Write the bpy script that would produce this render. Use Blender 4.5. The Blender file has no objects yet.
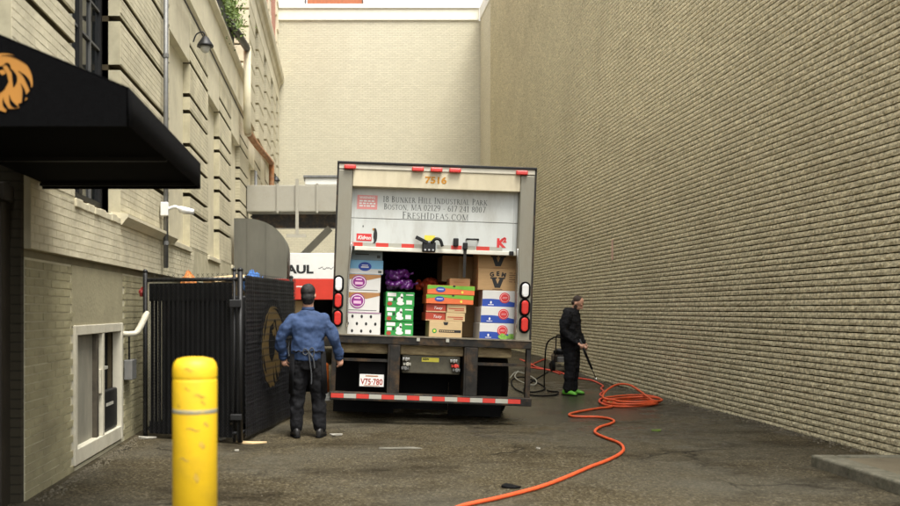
import bpy, bmesh, math, random
import numpy as np
from mathutils import Vector, Matrix
R = math.radians
random.seed(7); rng = np.random.default_rng(7)
scene = bpy.context.scene
col = scene.collection

# ------------------------------------------------------------------ camera, sky, sun, exposure
F = 900.0; CX, CY, CH = 338.0, 310.0, 1.45        # focal length and vanishing point in photo pixels, eye height
cam_d = bpy.data.cameras.new('camera'); cam = bpy.data.objects.new('camera', cam_d); col.objects.link(cam)
cam.location = (0, 0, CH); cam.rotation_euler = (R(90), 0, 0)
cam_d.sensor_width = 36; cam_d.lens = 36
cam_d.shift_x = (450 - CX) / 900; cam_d.shift_y = (CY - 253) / 900
cam_d.clip_start = 0.05; cam_d.clip_end = 2000
cam_d.dof.use_dof = True; cam_d.dof.focus_distance = 12.0; cam_d.dof.aperture_fstop = 1.7
scene.camera = cam
SUN = Vector((0.20, -0.36, 0.91)).normalized()
world = bpy.data.worlds.new('World'); scene.world = world; world.use_nodes = True
wn = world.node_tree; wn.nodes.clear()
sky = wn.nodes.new('ShaderNodeTexSky'); sky.sky_type = 'NISHITA'; sky.sun_disc = False
sky.sun_elevation = math.asin(SUN.z); sky.sun_rotation = math.atan2(SUN.x, SUN.y)
sky.air_density = 1.2; sky.dust_density = 5.0; sky.ozone_density = 1.0
hs = wn.nodes.new('ShaderNodeHueSaturation'); hs.inputs['Saturation'].default_value = 0.06
bg = wn.nodes.new('ShaderNodeBackground'); bg.inputs['Strength'].default_value = 0.15
wo = wn.nodes.new('ShaderNodeOutputWorld')
wn.links.new(sky.outputs[0], hs.inputs['Color']); wn.links.new(hs.outputs[0], bg.inputs['Color']); wn.links.new(bg.outputs[0], wo.inputs[0])
sun_d = bpy.data.lights.new('sun', 'SUN'); sun_d.energy = 1.5; sun_d.angle = R(25); sun_d.color = (1, .94, .83)
sun_o = bpy.data.objects.new('sun', sun_d); col.objects.link(sun_o)
sun_o.rotation_euler = (-SUN).to_track_quat('-Z', 'Y').to_euler(); sun_o.location = (0, -5, 30)
vs = scene.view_settings; vs.view_transform = 'Standard'; vs.look = 'None'; vs.gamma = 1.0; vs.exposure = 1.32
vs.use_curve_mapping = False
scene.render.engine = 'CYCLES'
try:
    scene.cycles.use_denoising = True; scene.cycles.max_bounces = 8; scene.cycles.diffuse_bounces = 5
except Exception: pass

def P(px, py, Y):                     # photo pixel at distance Y
    s = F / Y
    return Vector(((px - CX) / s, Y, CH + (CY - py) / s))
def gz(x, y):                         # height of the asphalt
    def ss(a, b, t):
        t = min(1, max(0, (t - a) / (b - a))); return t * t * (3 - 2 * t)
    z = .22 * ss(17, 25, y) + .12 * ss(25, 34, y) + .035 * ss(3.6, 5.3, x) * ss(16, 11, y) if -3 < x < 7 and y < 40 else (.34 if y >= 40 else 0)
    if -3 < x < 6 and 2 < y < 34:
        z += .008 * math.sin(x * 1.9 + y * .7) + .006 * math.sin(y * 1.7 - x) - .004
    return z
def G(px, py, h=0.0):                 # photo pixel on the ground
    z = 0
    for _ in range(6):
        Y = F * (CH - z) / (py - CY); X = (px - CX) * Y / F; z = gz(X, Y) + h
    return Vector((X, Y, z))

# ------------------------------------------------------------------ materials
MATS = {}
def mat(name, c, rough=.7, metal=0., var=.12, vs_=5., bump=0., bs=60., dirt=None, spec=.4, coat=0., stretch=None, emit=None, world_space=False, c2=None):
    if name in MATS: return MATS[name]
    m = bpy.data.materials.new(name); m.use_nodes = True; nt = m.node_tree; N = nt.nodes; L = nt.links
    b = N['Principled BSDF']; b.inputs['Roughness'].default_value = rough; b.inputs['Metallic'].default_value = metal
    b.inputs['Specular IOR Level'].default_value = spec; b.inputs['Coat Weight'].default_value = coat
    if world_space: vec = N.new('ShaderNodeNewGeometry').outputs['Position']
    else: vec = N.new('ShaderNodeTexCoord').outputs['Object']
    if stretch:
        mp = N.new('ShaderNodeMapping'); mp.inputs['Scale'].default_value = stretch; L.new(vec, mp.inputs[0]); vec = mp.outputs[0]
    n1 = N.new('ShaderNodeTexNoise'); n1.inputs['Scale'].default_value = vs_; n1.inputs['Detail'].default_value = 6; n1.inputs['Roughness'].default_value = .62
    L.new(vec, n1.inputs['Vector'])
    mr = N.new('ShaderNodeMapRange'); mr.inputs['From Min'].default_value = .3; mr.inputs['From Max'].default_value = .7
    L.new(n1.outputs['Fac'], mr.inputs['Value'])
    mx = N.new('ShaderNodeMix'); mx.data_type = 'RGBA'
    a = [max(0, min(1, v * (1 - var))) for v in c]; d = [max(0, min(1, v * (1 + var))) for v in (c2 or c)]
    mx.inputs['A'].default_value = (*a, 1); mx.inputs['B'].default_value = (*d, 1)
    L.new(mr.outputs[0], mx.inputs['Factor']); out = mx.outputs['Result']
    if dirt:
        dc, dsc, damt = dirt
        n2 = N.new('ShaderNodeTexNoise'); n2.inputs['Scale'].default_value = dsc; n2.inputs['Detail'].default_value = 8; n2.inputs['Roughness'].default_value = .7
        L.new(vec, n2.inputs['Vector'])
        m2 = N.new('ShaderNodeMapRange'); m2.inputs['From Min'].default_value = .48; m2.inputs['From Max'].default_value = .72; m2.inputs['To Max'].default_value = damt
        L.new(n2.outputs['Fac'], m2.inputs['Value'])
        x2 = N.new('ShaderNodeMix'); x2.data_type = 'RGBA'; x2.inputs['B'].default_value = (*dc, 1)
        L.new(m2.outputs[0], x2.inputs['Factor']); L.new(out, x2.inputs['A']); out = x2.outputs['Result']
    L.new(out, b.inputs['Base Color'])
    if bump:
        n3 = N.new('ShaderNodeTexNoise'); n3.inputs['Scale'].default_value = bs; n3.inputs['Detail'].default_value = 4; L.new(vec, n3.inputs['Vector'])
        bp = N.new('ShaderNodeBump'); bp.inputs['Strength'].default_value = min(1, bump); bp.inputs['Distance'].default_value = .012
        L.new(n3.outputs['Fac'], bp.inputs['Height']); L.new(bp.outputs[0], b.inputs['Normal'])
    if emit:
        b.inputs['Emission Color'].default_value = (*c, 1); b.inputs['Emission Strength'].default_value = emit
    MATS[name] = m; return m
def brick_tex_mat(name, c, mortar, axes, rough=.85, dirt=None, scale=1.0, bumpd=.006, fade=1.0):
    """far brickwork: colour and fine relief only; axes picks the two world axes that carry the bond"""
    m = bpy.data.materials.new(name); m.use_nodes = True; nt = m.node_tree; N = nt.nodes; L = nt.links
    b = N['Principled BSDF']; b.inputs['Roughness'].default_value = rough; b.inputs['Specular IOR Level'].default_value = .25
    g = N.new('ShaderNodeNewGeometry'); sp = N.new('ShaderNodeSeparateXYZ'); cb = N.new('ShaderNodeCombineXYZ')
    L.new(g.outputs['Position'], sp.inputs[0]); L.new(sp.outputs[axes[0]], cb.inputs[0]); L.new(sp.outputs[axes[1]], cb.inputs[1])
    bt = N.new('ShaderNodeTexBrick'); bt.inputs['Scale'].default_value = 1
    bt.inputs['Brick Width'].default_value = .205 * scale; bt.inputs['Row Height'].default_value = .071 * scale; bt.inputs['Mortar Size'].default_value = .006 * scale
    bt.inputs['Mortar Smooth'].default_value = .3
    bt.inputs['Color1'].default_value = (*c, 1); bt.inputs['Color2'].default_value = (*[v * .9 for v in c], 1); bt.inputs['Mortar'].default_value = (*mortar, 1)
    L.new(cb.outputs[0], bt.inputs['Vector'])
    n = N.new('ShaderNodeTexNoise'); n.inputs['Scale'].default_value = .7; n.inputs['Detail'].default_value = 9; n.inputs['Roughness'].default_value = .7
    mp = N.new('ShaderNodeMapping'); mp.inputs['Scale'].default_value = (1, 1, .35); L.new(g.outputs['Position'], mp.inputs[0]); L.new(mp.outputs[0], n.inputs['Vector'])
    mr = N.new('ShaderNodeMapRange'); mr.inputs['From Min'].default_value = .35; mr.inputs['From Max'].default_value = .7; mr.inputs['To Min'].default_value = 0; mr.inputs['To Max'].default_value = .35
    L.new(n.outputs['Fac'], mr.inputs[0])
    mx = N.new('ShaderNodeMix'); mx.data_type = 'RGBA'; mx.inputs['B'].default_value = (*(dirt or [v * .6 for v in c]), 1)
    L.new(mr.outputs[0], mx.inputs['Factor']); L.new(bt.outputs['Color'], mx.inputs['A']); L.new(mx.outputs['Result'], b.inputs['Base Color'])
    bp = N.new('ShaderNodeBump'); bp.inputs['Distance'].default_value = bumpd; bp.inputs['Strength'].default_value = fade; bp.invert = True
    L.new(bt.outputs['Fac'], bp.inputs['Height']); L.new(bp.outputs[0], b.inputs['Normal'])
    MATS[name] = m; return m

CREAM = (.575, .525, .375)
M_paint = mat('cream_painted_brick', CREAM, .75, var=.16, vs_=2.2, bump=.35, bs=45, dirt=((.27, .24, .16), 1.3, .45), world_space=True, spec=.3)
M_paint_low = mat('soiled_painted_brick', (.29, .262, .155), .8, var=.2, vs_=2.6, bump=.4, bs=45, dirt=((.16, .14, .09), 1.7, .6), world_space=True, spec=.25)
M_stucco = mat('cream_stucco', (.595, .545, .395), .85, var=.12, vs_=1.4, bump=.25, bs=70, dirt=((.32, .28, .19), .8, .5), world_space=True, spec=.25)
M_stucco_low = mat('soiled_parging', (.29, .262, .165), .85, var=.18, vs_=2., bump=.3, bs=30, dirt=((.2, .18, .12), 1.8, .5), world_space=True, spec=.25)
M_mortar_l = mat('painted_joint', (.46, .42, .29), .9, var=.2, vs_=4, world_space=True, spec=.2)
M_joint_low = mat('pale_joint', (.50, .465, .33), .85, var=.15, vs_=4, world_space=True, spec=.25)
M_groove = mat('groove_shade', (.055, .042, .022), .9, var=.25, vs_=6, world_space=True, spec=.2)  # shade of the recessed grooves put into a dark brown base colour
M_rough = mat('tan_rockface_brick', (.54, .485, .32), .9, var=.5, vs_=30, bump=.8, bs=55, dirt=((.34, .30, .19), .8, .35), world_space=True, spec=.2, c2=(.62, .56, .37))
M_mortar_r = mat('dark_raked_joint', (.045, .034, .014), .95, var=.3, vs_=8, world_space=True, spec=.15)
M_far_right = brick_tex_mat('far_tan_brickwork', (.66, .61, .45), (.36, .32, .21), (1, 2), dirt=(.48, .44, .31))
M_back = brick_tex_mat('far_cream_brickwork', (.60, .56, .425), (.42, .39, .28), (0, 2), dirt=(.47, .43, .31), bumpd=.012)
M_far_left = brick_tex_mat('far_painted_brickwork', CREAM, (.40, .36, .25), (1, 2), dirt=(.36, .32, .22), bumpd=.008)
M_red_brick = brick_tex_mat('red_brickwork', (.42, .17, .11), (.42, .36, .30), (1, 2))
M_darkjamb = mat('shade_dark_jamb', (.022, .020, .015), .7, var=.4, vs_=4)  # deep shade of the entrance recess put in as a dark base
M_jamb = brick_tex_mat('shaded_jamb_brickwork', (.040, .034, .021), (.022, .019, .012), (0, 2))  # brick tone lowered, recess shade is part of the colour
M_cap = mat('white_coping', (.78, .76, .68), .6, var=.06, vs_=2, dirt=((.45, .42, .34), .7, .3), world_space=True)
M_black = mat('black_rubber', (.004, .004, .004), .85, var=.3, spec=.12)
M_blackmetal = mat('black_painted_metal', (.008, .008, .008), .5, var=.3, bump=.1)
M_canvas = mat('black_canvas', (.0024, .0024, .0026), .9, var=.3, vs_=30, bump=.25, bs=120, spec=.06)
M_white = mat('white_paint', (.74, .74, .70), .45, var=.06, dirt=((.4, .37, .3), 2.5, .3))
M_doorwhite = mat('roll_door_white', (.60, .62, .585), .38, var=.04, vs_=3, dirt=((.36, .34, .28), 1.8, .62), stretch=(1.6, 1, .5))
M_header = mat('truck_header_cream', (.62, .55, .385), .45, var=.05, vs_=3, dirt=((.38, .32, .2), 2.4, .55), stretch=(1.5, 1, .5))
M_steel = mat('grey_steel_post', (.27, .255, .20), .5, metal=.35, var=.15, vs_=3, bump=.1, dirt=((.17, .14, .09), 3, .5), stretch=(1, 1, .4))
M_galv = mat('galvanised_metal', (.17, .172, .165), .5, metal=.3, var=.18, vs_=8, dirt=((.22, .19, .15), 4, .4))
M_darksteel = mat('worn_dark_steel', (.020, .018, .015), .55, metal=.3, var=.5, vs_=9, bump=.2, dirt=((.15, .085, .035), 5, .7))
M_rust = mat('rusty_sill', (.36, .28, .15), .7, var=.5, vs_=8, bump=.2, dirt=((.10, .05, .02), 3.5, .9), stretch=(.6, 1, 2))
M_rustpipe = mat('rusty_iron', (.30, .13, .05), .8, var=.4, vs_=9, bump=.3, dirt=((.4, .33, .22), 3, .6))
M_chrome = mat('chrome', (.6, .6, .58), .2, metal=.9, var=.05)
M_redlens = mat('red_lens', (.62, .035, .025), .22, var=.08, coat=.5)
M_clearlens = mat('clear_lens', (.78, .78, .76), .2, var=.05, coat=.5)
M_redtape = mat('red_reflective', (.60, .05, .035), .4, var=.12, dirt=((.2, .06, .04), 5, .5))
M_whitetape = mat('silver_reflective', (.42, .41, .35), .4, var=.12, dirt=((.3, .26, .17), 5, .6))
M_ink = mat('grey_lettering', (.085, .095, .085), .6, var=.1)
M_orange_ink = mat('amber_numerals', (.50, .22, .015), .5, var=.05)
M_red_ink = mat('red_print', (.62, .04, .04), .5, var=.06)
M_pink = mat('faded_red_sticker', (.74, .30, .28), .6, var=.06)
M_whiteprint = mat('white_print', (.82, .80, .76), .6, var=.04)
M_blackprint = mat('black_print', (.02, .02, .02), .6, var=.1)
M_yellow = mat('yellow_plastic', (.74, .47, .012), .5, var=.07, vs_=3, bump=.2, bs=9, dirt=((.40, .25, .03), 4.5, .45))
M_yellowlab = mat('yellow_sticker', (.78, .68, .08), .5, var=.08)
M_kraft = mat('kraft_cardboard', (.46, .29, .135), .8, var=.08, vs_=6, bump=.08, stretch=(1, 1, 6))
M_kraftp = mat('pale_kraft_cardboard', (.56, .41, .22), .8, var=.08, vs_=6, bump=.08, stretch=(1, 1, 6))
M_carton = mat('white_carton', (.66, .65, .61), .65, var=.04)
M_green = mat('green_print', (.03, .30, .06), .55, var=.1)
M_blue = mat('blue_print', (.025, .07, .36), .5, var=.08)
M_skyblue = mat('light_blue_print', (.20, .45, .66), .5, var=.08)
M_purple = mat('purple_print', (.26, .03, .22), .5, var=.1)
M_brownp = mat('brown_print', (.38, .19, .07), .6, var=.15)
M_redbox = mat('brick_red_print', (.42, .06, .03), .55, var=.1)
M_orangered = mat('orange_red_print', (.72, .16, .05), .5, var=.1)
M_leafprint = mat('lettuce_print', (.25, .50, .08), .6, var=.4, vs_=30)
M_bag = mat('purple_mesh_bag', (.085, .010, .12), .35, var=.5, vs_=24, bump=.5, bs=30, spec=.6)
M_redbag = mat('red_mesh_bag', (.50, .06, .02), .45, var=.5, vs_=22, bump=.5, bs=28)
M_hose = mat('orange_rubber_hose', (.55, .075, .018), .55, var=.2, vs_=6, dirt=((.28, .06, .025), 7, .6))
M_lion = mat('amber_emblem', (.38, .165, .022), .6, var=.07)
M_gold = mat('dull_gold_print', (.075, .046, .009), .7, var=.2)
M_skin = mat('skin', (.50, .27, .18), .55, var=.08, vs_=20)
M_hair = mat('dark_hair', (.012, .010, .009), .6, var=.4, vs_=60, bump=.6, bs=140)
M_hair2 = mat('brown_hair', (.035, .020, .012), .6, var=.4, vs_=60, bump=.6, bs=140)
M_denim = mat('blue_work_shirt', (.030, .057, .132), .8, var=.28, vs_=7, bump=.25, bs=30)
M_blackcloth = mat('black_cloth', (.007, .007, .008), .85, var=.35, vs_=8, bump=.3, bs=30, spec=.2)
M_shoe = mat('black_leather', (.012, .011, .010), .5, var=.3)
M_greenshoe = mat('neon_green_shoe', (.10, .34, .03), .5, var=.2, vs_=20)
M_glass = mat('dark_window_glass', (.015, .017, .018), .08, var=.2, spec=.7)
M_kerb = mat('granite_kerb', (.15, .14, .10), .85, var=.3, vs_=14, bump=.5, bs=50, dirt=((.025, .03, .012), 3, .85))
M_pave = mat('tan_concrete', (.15, .125, .08), .9, var=.15, vs_=4, bump=.3, bs=60)
M_duct = mat('grey_sheet_metal', (.36, .34, .28), .55, metal=.2, var=.1, vs_=2, dirt=((.22, .2, .15), 2, .5))
M_canopy = mat('weathered_grey_panel', (.125, .12, .095), .75, var=.18, vs_=2.5, bump=.15, dirt=((.12, .11, .085), 2, .55), stretch=(1, 1, .35))
M_terra = mat('terracotta_wall', (.42, .14, .065), .8, var=.15, vs_=3, stretch=(4, 1, .3))
M_pale = mat('pale_render', (.80, .81, .80), .8, var=.04, vs_=2)
M_leaf = mat('shrub_leaf', (.10, .15, .025), .6, var=.5, vs_=12)
M_litter = mat('white_litter', (.27, .255, .21), .8, var=.15, vs_=20)
M_orangecone = mat('orange_traffic_plastic', (.72, .17, .03), .5, var=.1)
M_dirtyglass = mat('dusty_vent_panel', (.20, .19, .15), .6, var=.35, vs_=3, dirt=((.36, .33, .25), 2.5, .6), stretch=(1, 1, .3))
M_offwhite = mat('chipped_white_frame', (.50, .47, .37), .6, var=.1, vs_=5, dirt=((.3, .26, .17), 4, .5))

def asphalt():
    m = bpy.data.materials.new('asphalt'); m.use_nodes = True; nt = m.node_tree; N = nt.nodes; L = nt.links
    b = N['Principled BSDF']; g = N.new('ShaderNodeNewGeometry'); pos = g.outputs['Position']
    def noise(sc, det=6, ro=.6, vec=pos):
        n = N.new('ShaderNodeTexNoise'); n.inputs['Scale'].default_value = sc; n.inputs['Detail'].default_value = det; n.inputs['Roughness'].default_value = ro; L.new(vec, n.inputs['Vector']); return n.outputs['Fac']
    def rng_(v, a, c, d=0., e=1.):
        r = N.new('ShaderNodeMapRange'); r.inputs['From Min'].default_value = a; r.inputs['From Max'].default_value = c; r.inputs['To Min'].default_value = d; r.inputs['To Max'].default_value = e; L.new(v, r.inputs[0]); return r.outputs[0]
    def mix(fac, A, B):
        x = N.new('ShaderNodeMix'); x.data_type = 'RGBA'
        L.new(fac, x.inputs['Factor'])
        for k, v in (('A', A), ('B', B)):
            if isinstance(v, tuple): x.inputs[k].default_value = (*v, 1)
            else: L.new(v, x.inputs[k])
        return x.outputs['Result']
    def mul(a, c):
        x = N.new('ShaderNodeMath'); x.operation = 'MULTIPLY'
        for k, v in ((0, a), (1, c)):
            if isinstance(v, (int, float)): x.inputs[k].default_value = v
            else: L.new(v, x.inputs[k])
        return x.outputs[0]
    vor = N.new('ShaderNodeTexVoronoi'); vor.inputs['Scale'].default_value = 95; L.new(pos, vor.inputs['Vector'])
    grain = N.new('ShaderNodeTexVoronoi'); grain.inputs['Scale'].default_value = 62; L.new(pos, grain.inputs['Vector'])
    sc_ = N.new('ShaderNodeSeparateColor'); L.new(grain.outputs['Color'], sc_.inputs[0])
    c = mix(rng_(noise(34, 5, .8), .34, .68), (.013, .010, .0055), (.115, .094, .054))
    c = mix(rng_(sc_.outputs[0], .78, 1.0, 0, .7), c, (.19, .165, .115))
    c = mix(rng_(sc_.outputs[1], .7, 1.0, 0, .6), c, (.014, .011, .006))
    wv = N.new('ShaderNodeMapping'); wv.inputs['Scale'].default_value = (.75, 1.2, 1); L.new(pos, wv.inputs[0])
    c = mix(rng_(noise(.42, 7, .62), .44, .64, 0, .55), c, (.082, .078, .062))
    c = mix(rng_(noise(.8, 9, .7, wv.outputs[0]), .50, .68, 0, .85), c, (.014, .0105, .0055))
    c = mix(rng_(noise(2.6, 7, .72), .56, .70, 0, .5), c, (.017, .013, .008))
    c = mix(rng_(noise(1.5, 8, .7), .60, .72, 0, .5), c, (.12, .112, .086))
    crk = N.new('ShaderNodeTexVoronoi'); crk.feature = 'DISTANCE_TO_EDGE'; crk.inputs['Scale'].default_value = .55
    wob = N.new('ShaderNodeTexNoise'); wob.inputs['Scale'].default_value = 2.2; wob.inputs['Detail'].default_value = 6; L.new(pos, wob.inputs['Vector'])
    av = N.new('ShaderNodeMixRGB') if False else N.new('ShaderNodeVectorMath'); av.operation = 'MULTIPLY_ADD'; L.new(wob.outputs['Color'], av.inputs[0]); av.inputs[1].default_value = (.7, .7, 0); L.new(pos, av.inputs[2])
    L.new(av.outputs[0], crk.inputs['Vector'])
    crk_f = mul(rng_(crk.outputs['Distance'], .012, .003), rng_(noise(.6, 3, .5), .46, .60, 0, .75))
    c = mix(crk_f, c, (.008, .007, .005))
    # wet run-off of the washing: one patch by the wall
    sub = N.new('ShaderNodeVectorMath'); sub.operation = 'SUBTRACT'; L.new(pos, sub.inputs[0]); sub.inputs[1].default_value = (3.2, 14.2, 0)
    dv = N.new('ShaderNodeVectorMath'); dv.operation = 'MULTIPLY'; L.new(sub.outputs[0], dv.inputs[0]); dv.inputs[1].default_value = (.42, .24, 0)
    ln = N.new('ShaderNodeVectorMath'); ln.operation = 'LENGTH'; L.new(dv.outputs[0], ln.inputs[0])
    ad = N.new('ShaderNodeMath'); ad.operation = 'ADD'; L.new(ln.outputs['Value'], ad.inputs[0]); L.new(rng_(noise(1.6, 5, .6), .3, .7, -.45, .45), ad.inputs[1])
    wet = rng_(ad.outputs[0], 1.0, .65)
    c = mix(mul(wet, .6), c, (.018, .0165, .013))
    L.new(c, b.inputs['Base Color'])
    rgh = N.new('ShaderNodeMapRange'); L.new(wet, rgh.inputs[0]); rgh.inputs['To Min'].default_value = .82; rgh.inputs['To Max'].default_value = .22
    damp = rng_(noise(.8, 6, .65), .5, .75, 0, .32)
    sb = N.new('ShaderNodeMath'); sb.operation = 'SUBTRACT'; L.new(rgh.outputs[0], sb.inputs[0]); L.new(damp, sb.inputs[1]); L.new(sb.outputs[0], b.inputs['Roughness'])
    spc = N.new('ShaderNodeMapRange'); L.new(wet, spc.inputs[0]); spc.inputs['To Min'].default_value = .06; spc.inputs['To Max'].default_value = .45; L.new(spc.outputs[0], b.inputs['Specular IOR Level'])
    bp = N.new('ShaderNodeBump'); bp.inputs['Distance'].default_value = .014; bp.inputs['Strength'].default_value = .8
    L.new(noise(48, 4, .7), bp.inputs['Height']); L.new(bp.outputs[0], b.inputs['Normal'])
    return m
M_asphalt = asphalt()

# ------------------------------------------------------------------ mesh helpers
class MB:
    def __init__(s): s.v = []; s.f = []
    def add(s, vs_, fs):
        n = len(s.v); s.v += [tuple(v) for v in vs_]; s.f += [tuple(i + n for i in f) for f in fs]; return s
    def box(s, x0, x1, y0, y1, z0, z1):
        return s.add([(x0,y0,z0),(x1,y0,z0),(x1,y1,z0),(x0,y1,z0),(x0,y0,z1),(x1,y0,z1),(x1,y1,z1),(x0,y1,z1)],
                     [(0,3,2,1),(4,5,6,7),(0,1,5,4),(1,2,6,5),(2,3,7,6),(3,0,4,7)])
    def prism(s, poly, d, axis='y', at=0.0):
        """closed outline of (a,b) pairs, extruded d along the axis from at"""
        n = len(poly)
        def pt(a, b, t): return (a, t, b) if axis == 'y' else ((t, a, b) if axis == 'x' else (a, b, t))
        vs_ = [pt(a, b, at) for a, b in poly] + [pt(a, b, at + d) for a, b in poly]
        return s.add(vs_, [tuple(range(n))[::-1], tuple(range(n, 2 * n))] + [(i, (i + 1) % n, n + (i + 1) % n, n + i) for i in range(n)])
    def beam(s, a, b, w, h, up=(0, 0, 1)):
        a = Vector(a); b = Vector(b); d = (b - a).normalized(); u = Vector(up)
        if abs(d.dot(u)) > .98: u = Vector((0, 1, 0))
        r = d.cross(u).normalized(); u = r.cross(d)
        q = [r * (-w / 2) + u * (-h / 2), r * (w / 2) + u * (-h / 2), r * (w / 2) + u * (h / 2), r * (-w / 2) + u * (h / 2)]
        return s.add([a + k for k in q] + [b + k for k in q], [(3,2,1,0),(4,5,6,7),(0,1,5,4),(1,2,6,5),(2,3,7,6),(3,0,4,7)])
    def tube(s, pts, r, n=8, closed=False):
        pts = [Vector(p) for p in pts]; m = len(pts); rr = r if isinstance(r, (list, tuple)) else [r] * m
        ref = None; vs_ = []
        for i, p in enumerate(pts):
            if closed: t = pts[(i + 1) % m] - pts[i - 1]
            else: t = pts[min(i + 1, m - 1)] - pts[max(i - 1, 0)]
            t = t.normalized() if t.length > 1e-9 else Vector((0, 0, 1))
            if ref is None: ref = t.orthogonal().normalized()
            ref = (ref - t * ref.dot(t)); ref = ref.normalized() if ref.length > 1e-6 else t.orthogonal().normalized()
            bi = t.cross(ref)
            vs_ += [p + (ref * math.cos(2 * math.pi * k / n) + bi * math.sin(2 * math.pi * k / n)) * rr[i] for k in range(n)]
        fs = [(i * n + k, i * n + (k + 1) % n, (i + 1) * n + (k + 1) % n, (i + 1) * n + k) for i in range(m - 1) for k in range(n)]
        if closed: fs += [((m - 1) * n + k, (m - 1) * n + (k + 1) % n, (k + 1) % n, k) for k in range(n)]
        else: fs += [tuple(range(n))[::-1], tuple(range((m - 1) * n, m * n))]
        return s.add(vs_, fs)
    def lathe(s, prof, c=(0, 0, 0), n=24, axis='z'):
        vs_ = []
        for r, z in prof:
            for k in range(n):
                a = 2 * math.pi * k / n; x, y = r * math.cos(a), r * math.sin(a)
                q = (x, y, z) if axis == 'z' else ((z, x, y) if axis == 'x' else (x, z, y))
                vs_.append((c[0] + q[0], c[1] + q[1], c[2] + q[2]))
        m = len(prof)
        fs = [(i * n + k, i * n + (k + 1) % n, (i + 1) * n + (k + 1) % n, (i + 1) * n + k) for i in range(m - 1) for k in range(n)]
        fs += [tuple(range(n))[::-1], tuple(range((m - 1) * n, m * n))]
        return s.add(vs_, fs)
    def loft(s, secs, n=16, cap=True):
        """secs: (centre, rx, ry, right vector, front vector)"""
        vs_ = []
        for c, rx, ry, rt, fr in secs:
            c = Vector(c); rt = Vector(rt); fr = Vector(fr)
            for k in range(n):
                a = 2 * math.pi * k / n; vs_.append(c + rt * (rx * math.cos(a)) + fr * (ry * math.sin(a)))
        m = len(secs)
        fs = [(i * n + k, i * n + (k + 1) % n, (i + 1) * n + (k + 1) % n, (i + 1) * n + k) for i in range(m - 1) for k in range(n)]
        fs += [tuple(range(n))[::-1], tuple(range((m - 1) * n, m * n))]
        return s.add(vs_, fs)
    def ball(s, c, rx, ry, rz, n=14, m=9, rot=None):
        vs_ = []; c = Vector(c)
        for i in range(m + 1):
            t = math.pi * (.02 + .96 * i / m)
            for k in range(n):
                a = 2 * math.pi * k / n; v = Vector((rx * math.sin(t) * math.cos(a), ry * math.sin(t) * math.sin(a), rz * math.cos(t)))
                vs_.append(c + (rot @ v if rot else v))
        fs = [(i * n + k, (i + 1) * n + k, (i + 1) * n + (k + 1) % n, i * n + (k + 1) % n) for i in range(m) for k in range(n)]
        fs += [tuple(range(n)), tuple(range(m * n, (m + 1) * n))[::-1]]
        return s.add(vs_, fs)
    def mesh(s, name, smooth=False):
        me = bpy.data.meshes.new(name); me.from_pydata(s.v, [], s.f); me.validate(); me.update()
        bm = bmesh.new(); bm.from_mesh(me); bmesh.ops.recalc_face_normals(bm, faces=bm.faces); bm.to_mesh(me); bm.free()
        if smooth: me.polygons.foreach_set('use_smooth', [True] * len(me.polygons))
        return me
    def build(s, name, m, parent=None, smooth=False, bevel=0, kind=None, seg=2):
        return link(name, s.mesh(name, smooth), m, parent, bevel, kind, seg)
def link(name, me, m, parent=None, bevel=0, kind=None, seg=2):
    o = bpy.data.objects.new(name, me); col.objects.link(o)
    if m and not me.materials: me.materials.append(m)
    if parent: o.parent = parent
    if bevel:
        bv = o.modifiers.new('bevel', 'BEVEL'); bv.width = bevel; bv.segments = seg; bv.limit_method = 'ANGLE'
    if kind: o['kind'] = kind
    return o
def tag(o, label, cat, group=None):
    o['label'] = label; o['category'] = cat
    if group: o['group'] = group
    return o
def thing(name, label, cat, loc=(0, 0, 0), rotz=0, group=None, rot=None):
    o = bpy.data.objects.new(name, None); col.objects.link(o); o.empty_display_size = .2
    o.location = loc; o.rotation_euler = rot or (0, 0, rotz)
    return tag(o, label, cat, group)
def copy_tree(o, parent=None):
    c = o.copy(); col.objects.link(c)
    if parent: c.parent = parent
    for ch in list(o.children): copy_tree(ch, c)
    return c
def smooth_path(pts, sub=6, closed=False):
    pts = [Vector(p) for p in pts]; n = len(pts); out = []
    for i in range(n if closed else n - 1):
        p0, p1, p2, p3 = (pts[(i - 1) % n], pts[i], pts[(i + 1) % n], pts[(i + 2) % n]) if closed else (pts[max(i - 1, 0)], pts[i], pts[i + 1], pts[min(i + 2, n - 1)])
        for k in range(sub):
            t = k / sub
            out.append(.5 * ((2 * p1) + (-p0 + p2) * t + (2 * p0 - 5 * p1 + 4 * p2 - p3) * t * t + (-p0 + 3 * p1 - 3 * p2 + p3) * t ** 3))
    if not closed: out.append(pts[-1])
    return out
def ell(cx, cz, rx, rz, n=28, a0=0, a1=360):
    return [(cx + rx * math.cos(R(a0 + (a1 - a0) * k / n)), cz + rz * math.sin(R(a0 + (a1 - a0) * k / n))) for k in range(n if a1 - a0 == 360 else n + 1)]
def sheet(name, polys, m, parent, y, t=.0015):
    """flat print: outlines in the parent's x-z plane, facing -y"""
    b = MB()
    for k, p in enumerate(polys): b.prism(p, t, 'y', y - t - .00012 * k)
    return b.build(name, m, parent)
def rect(x0, x1, z0, z1): return [(x0, z0), (x1, z0), (x1, z1), (x0, z1)]
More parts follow.
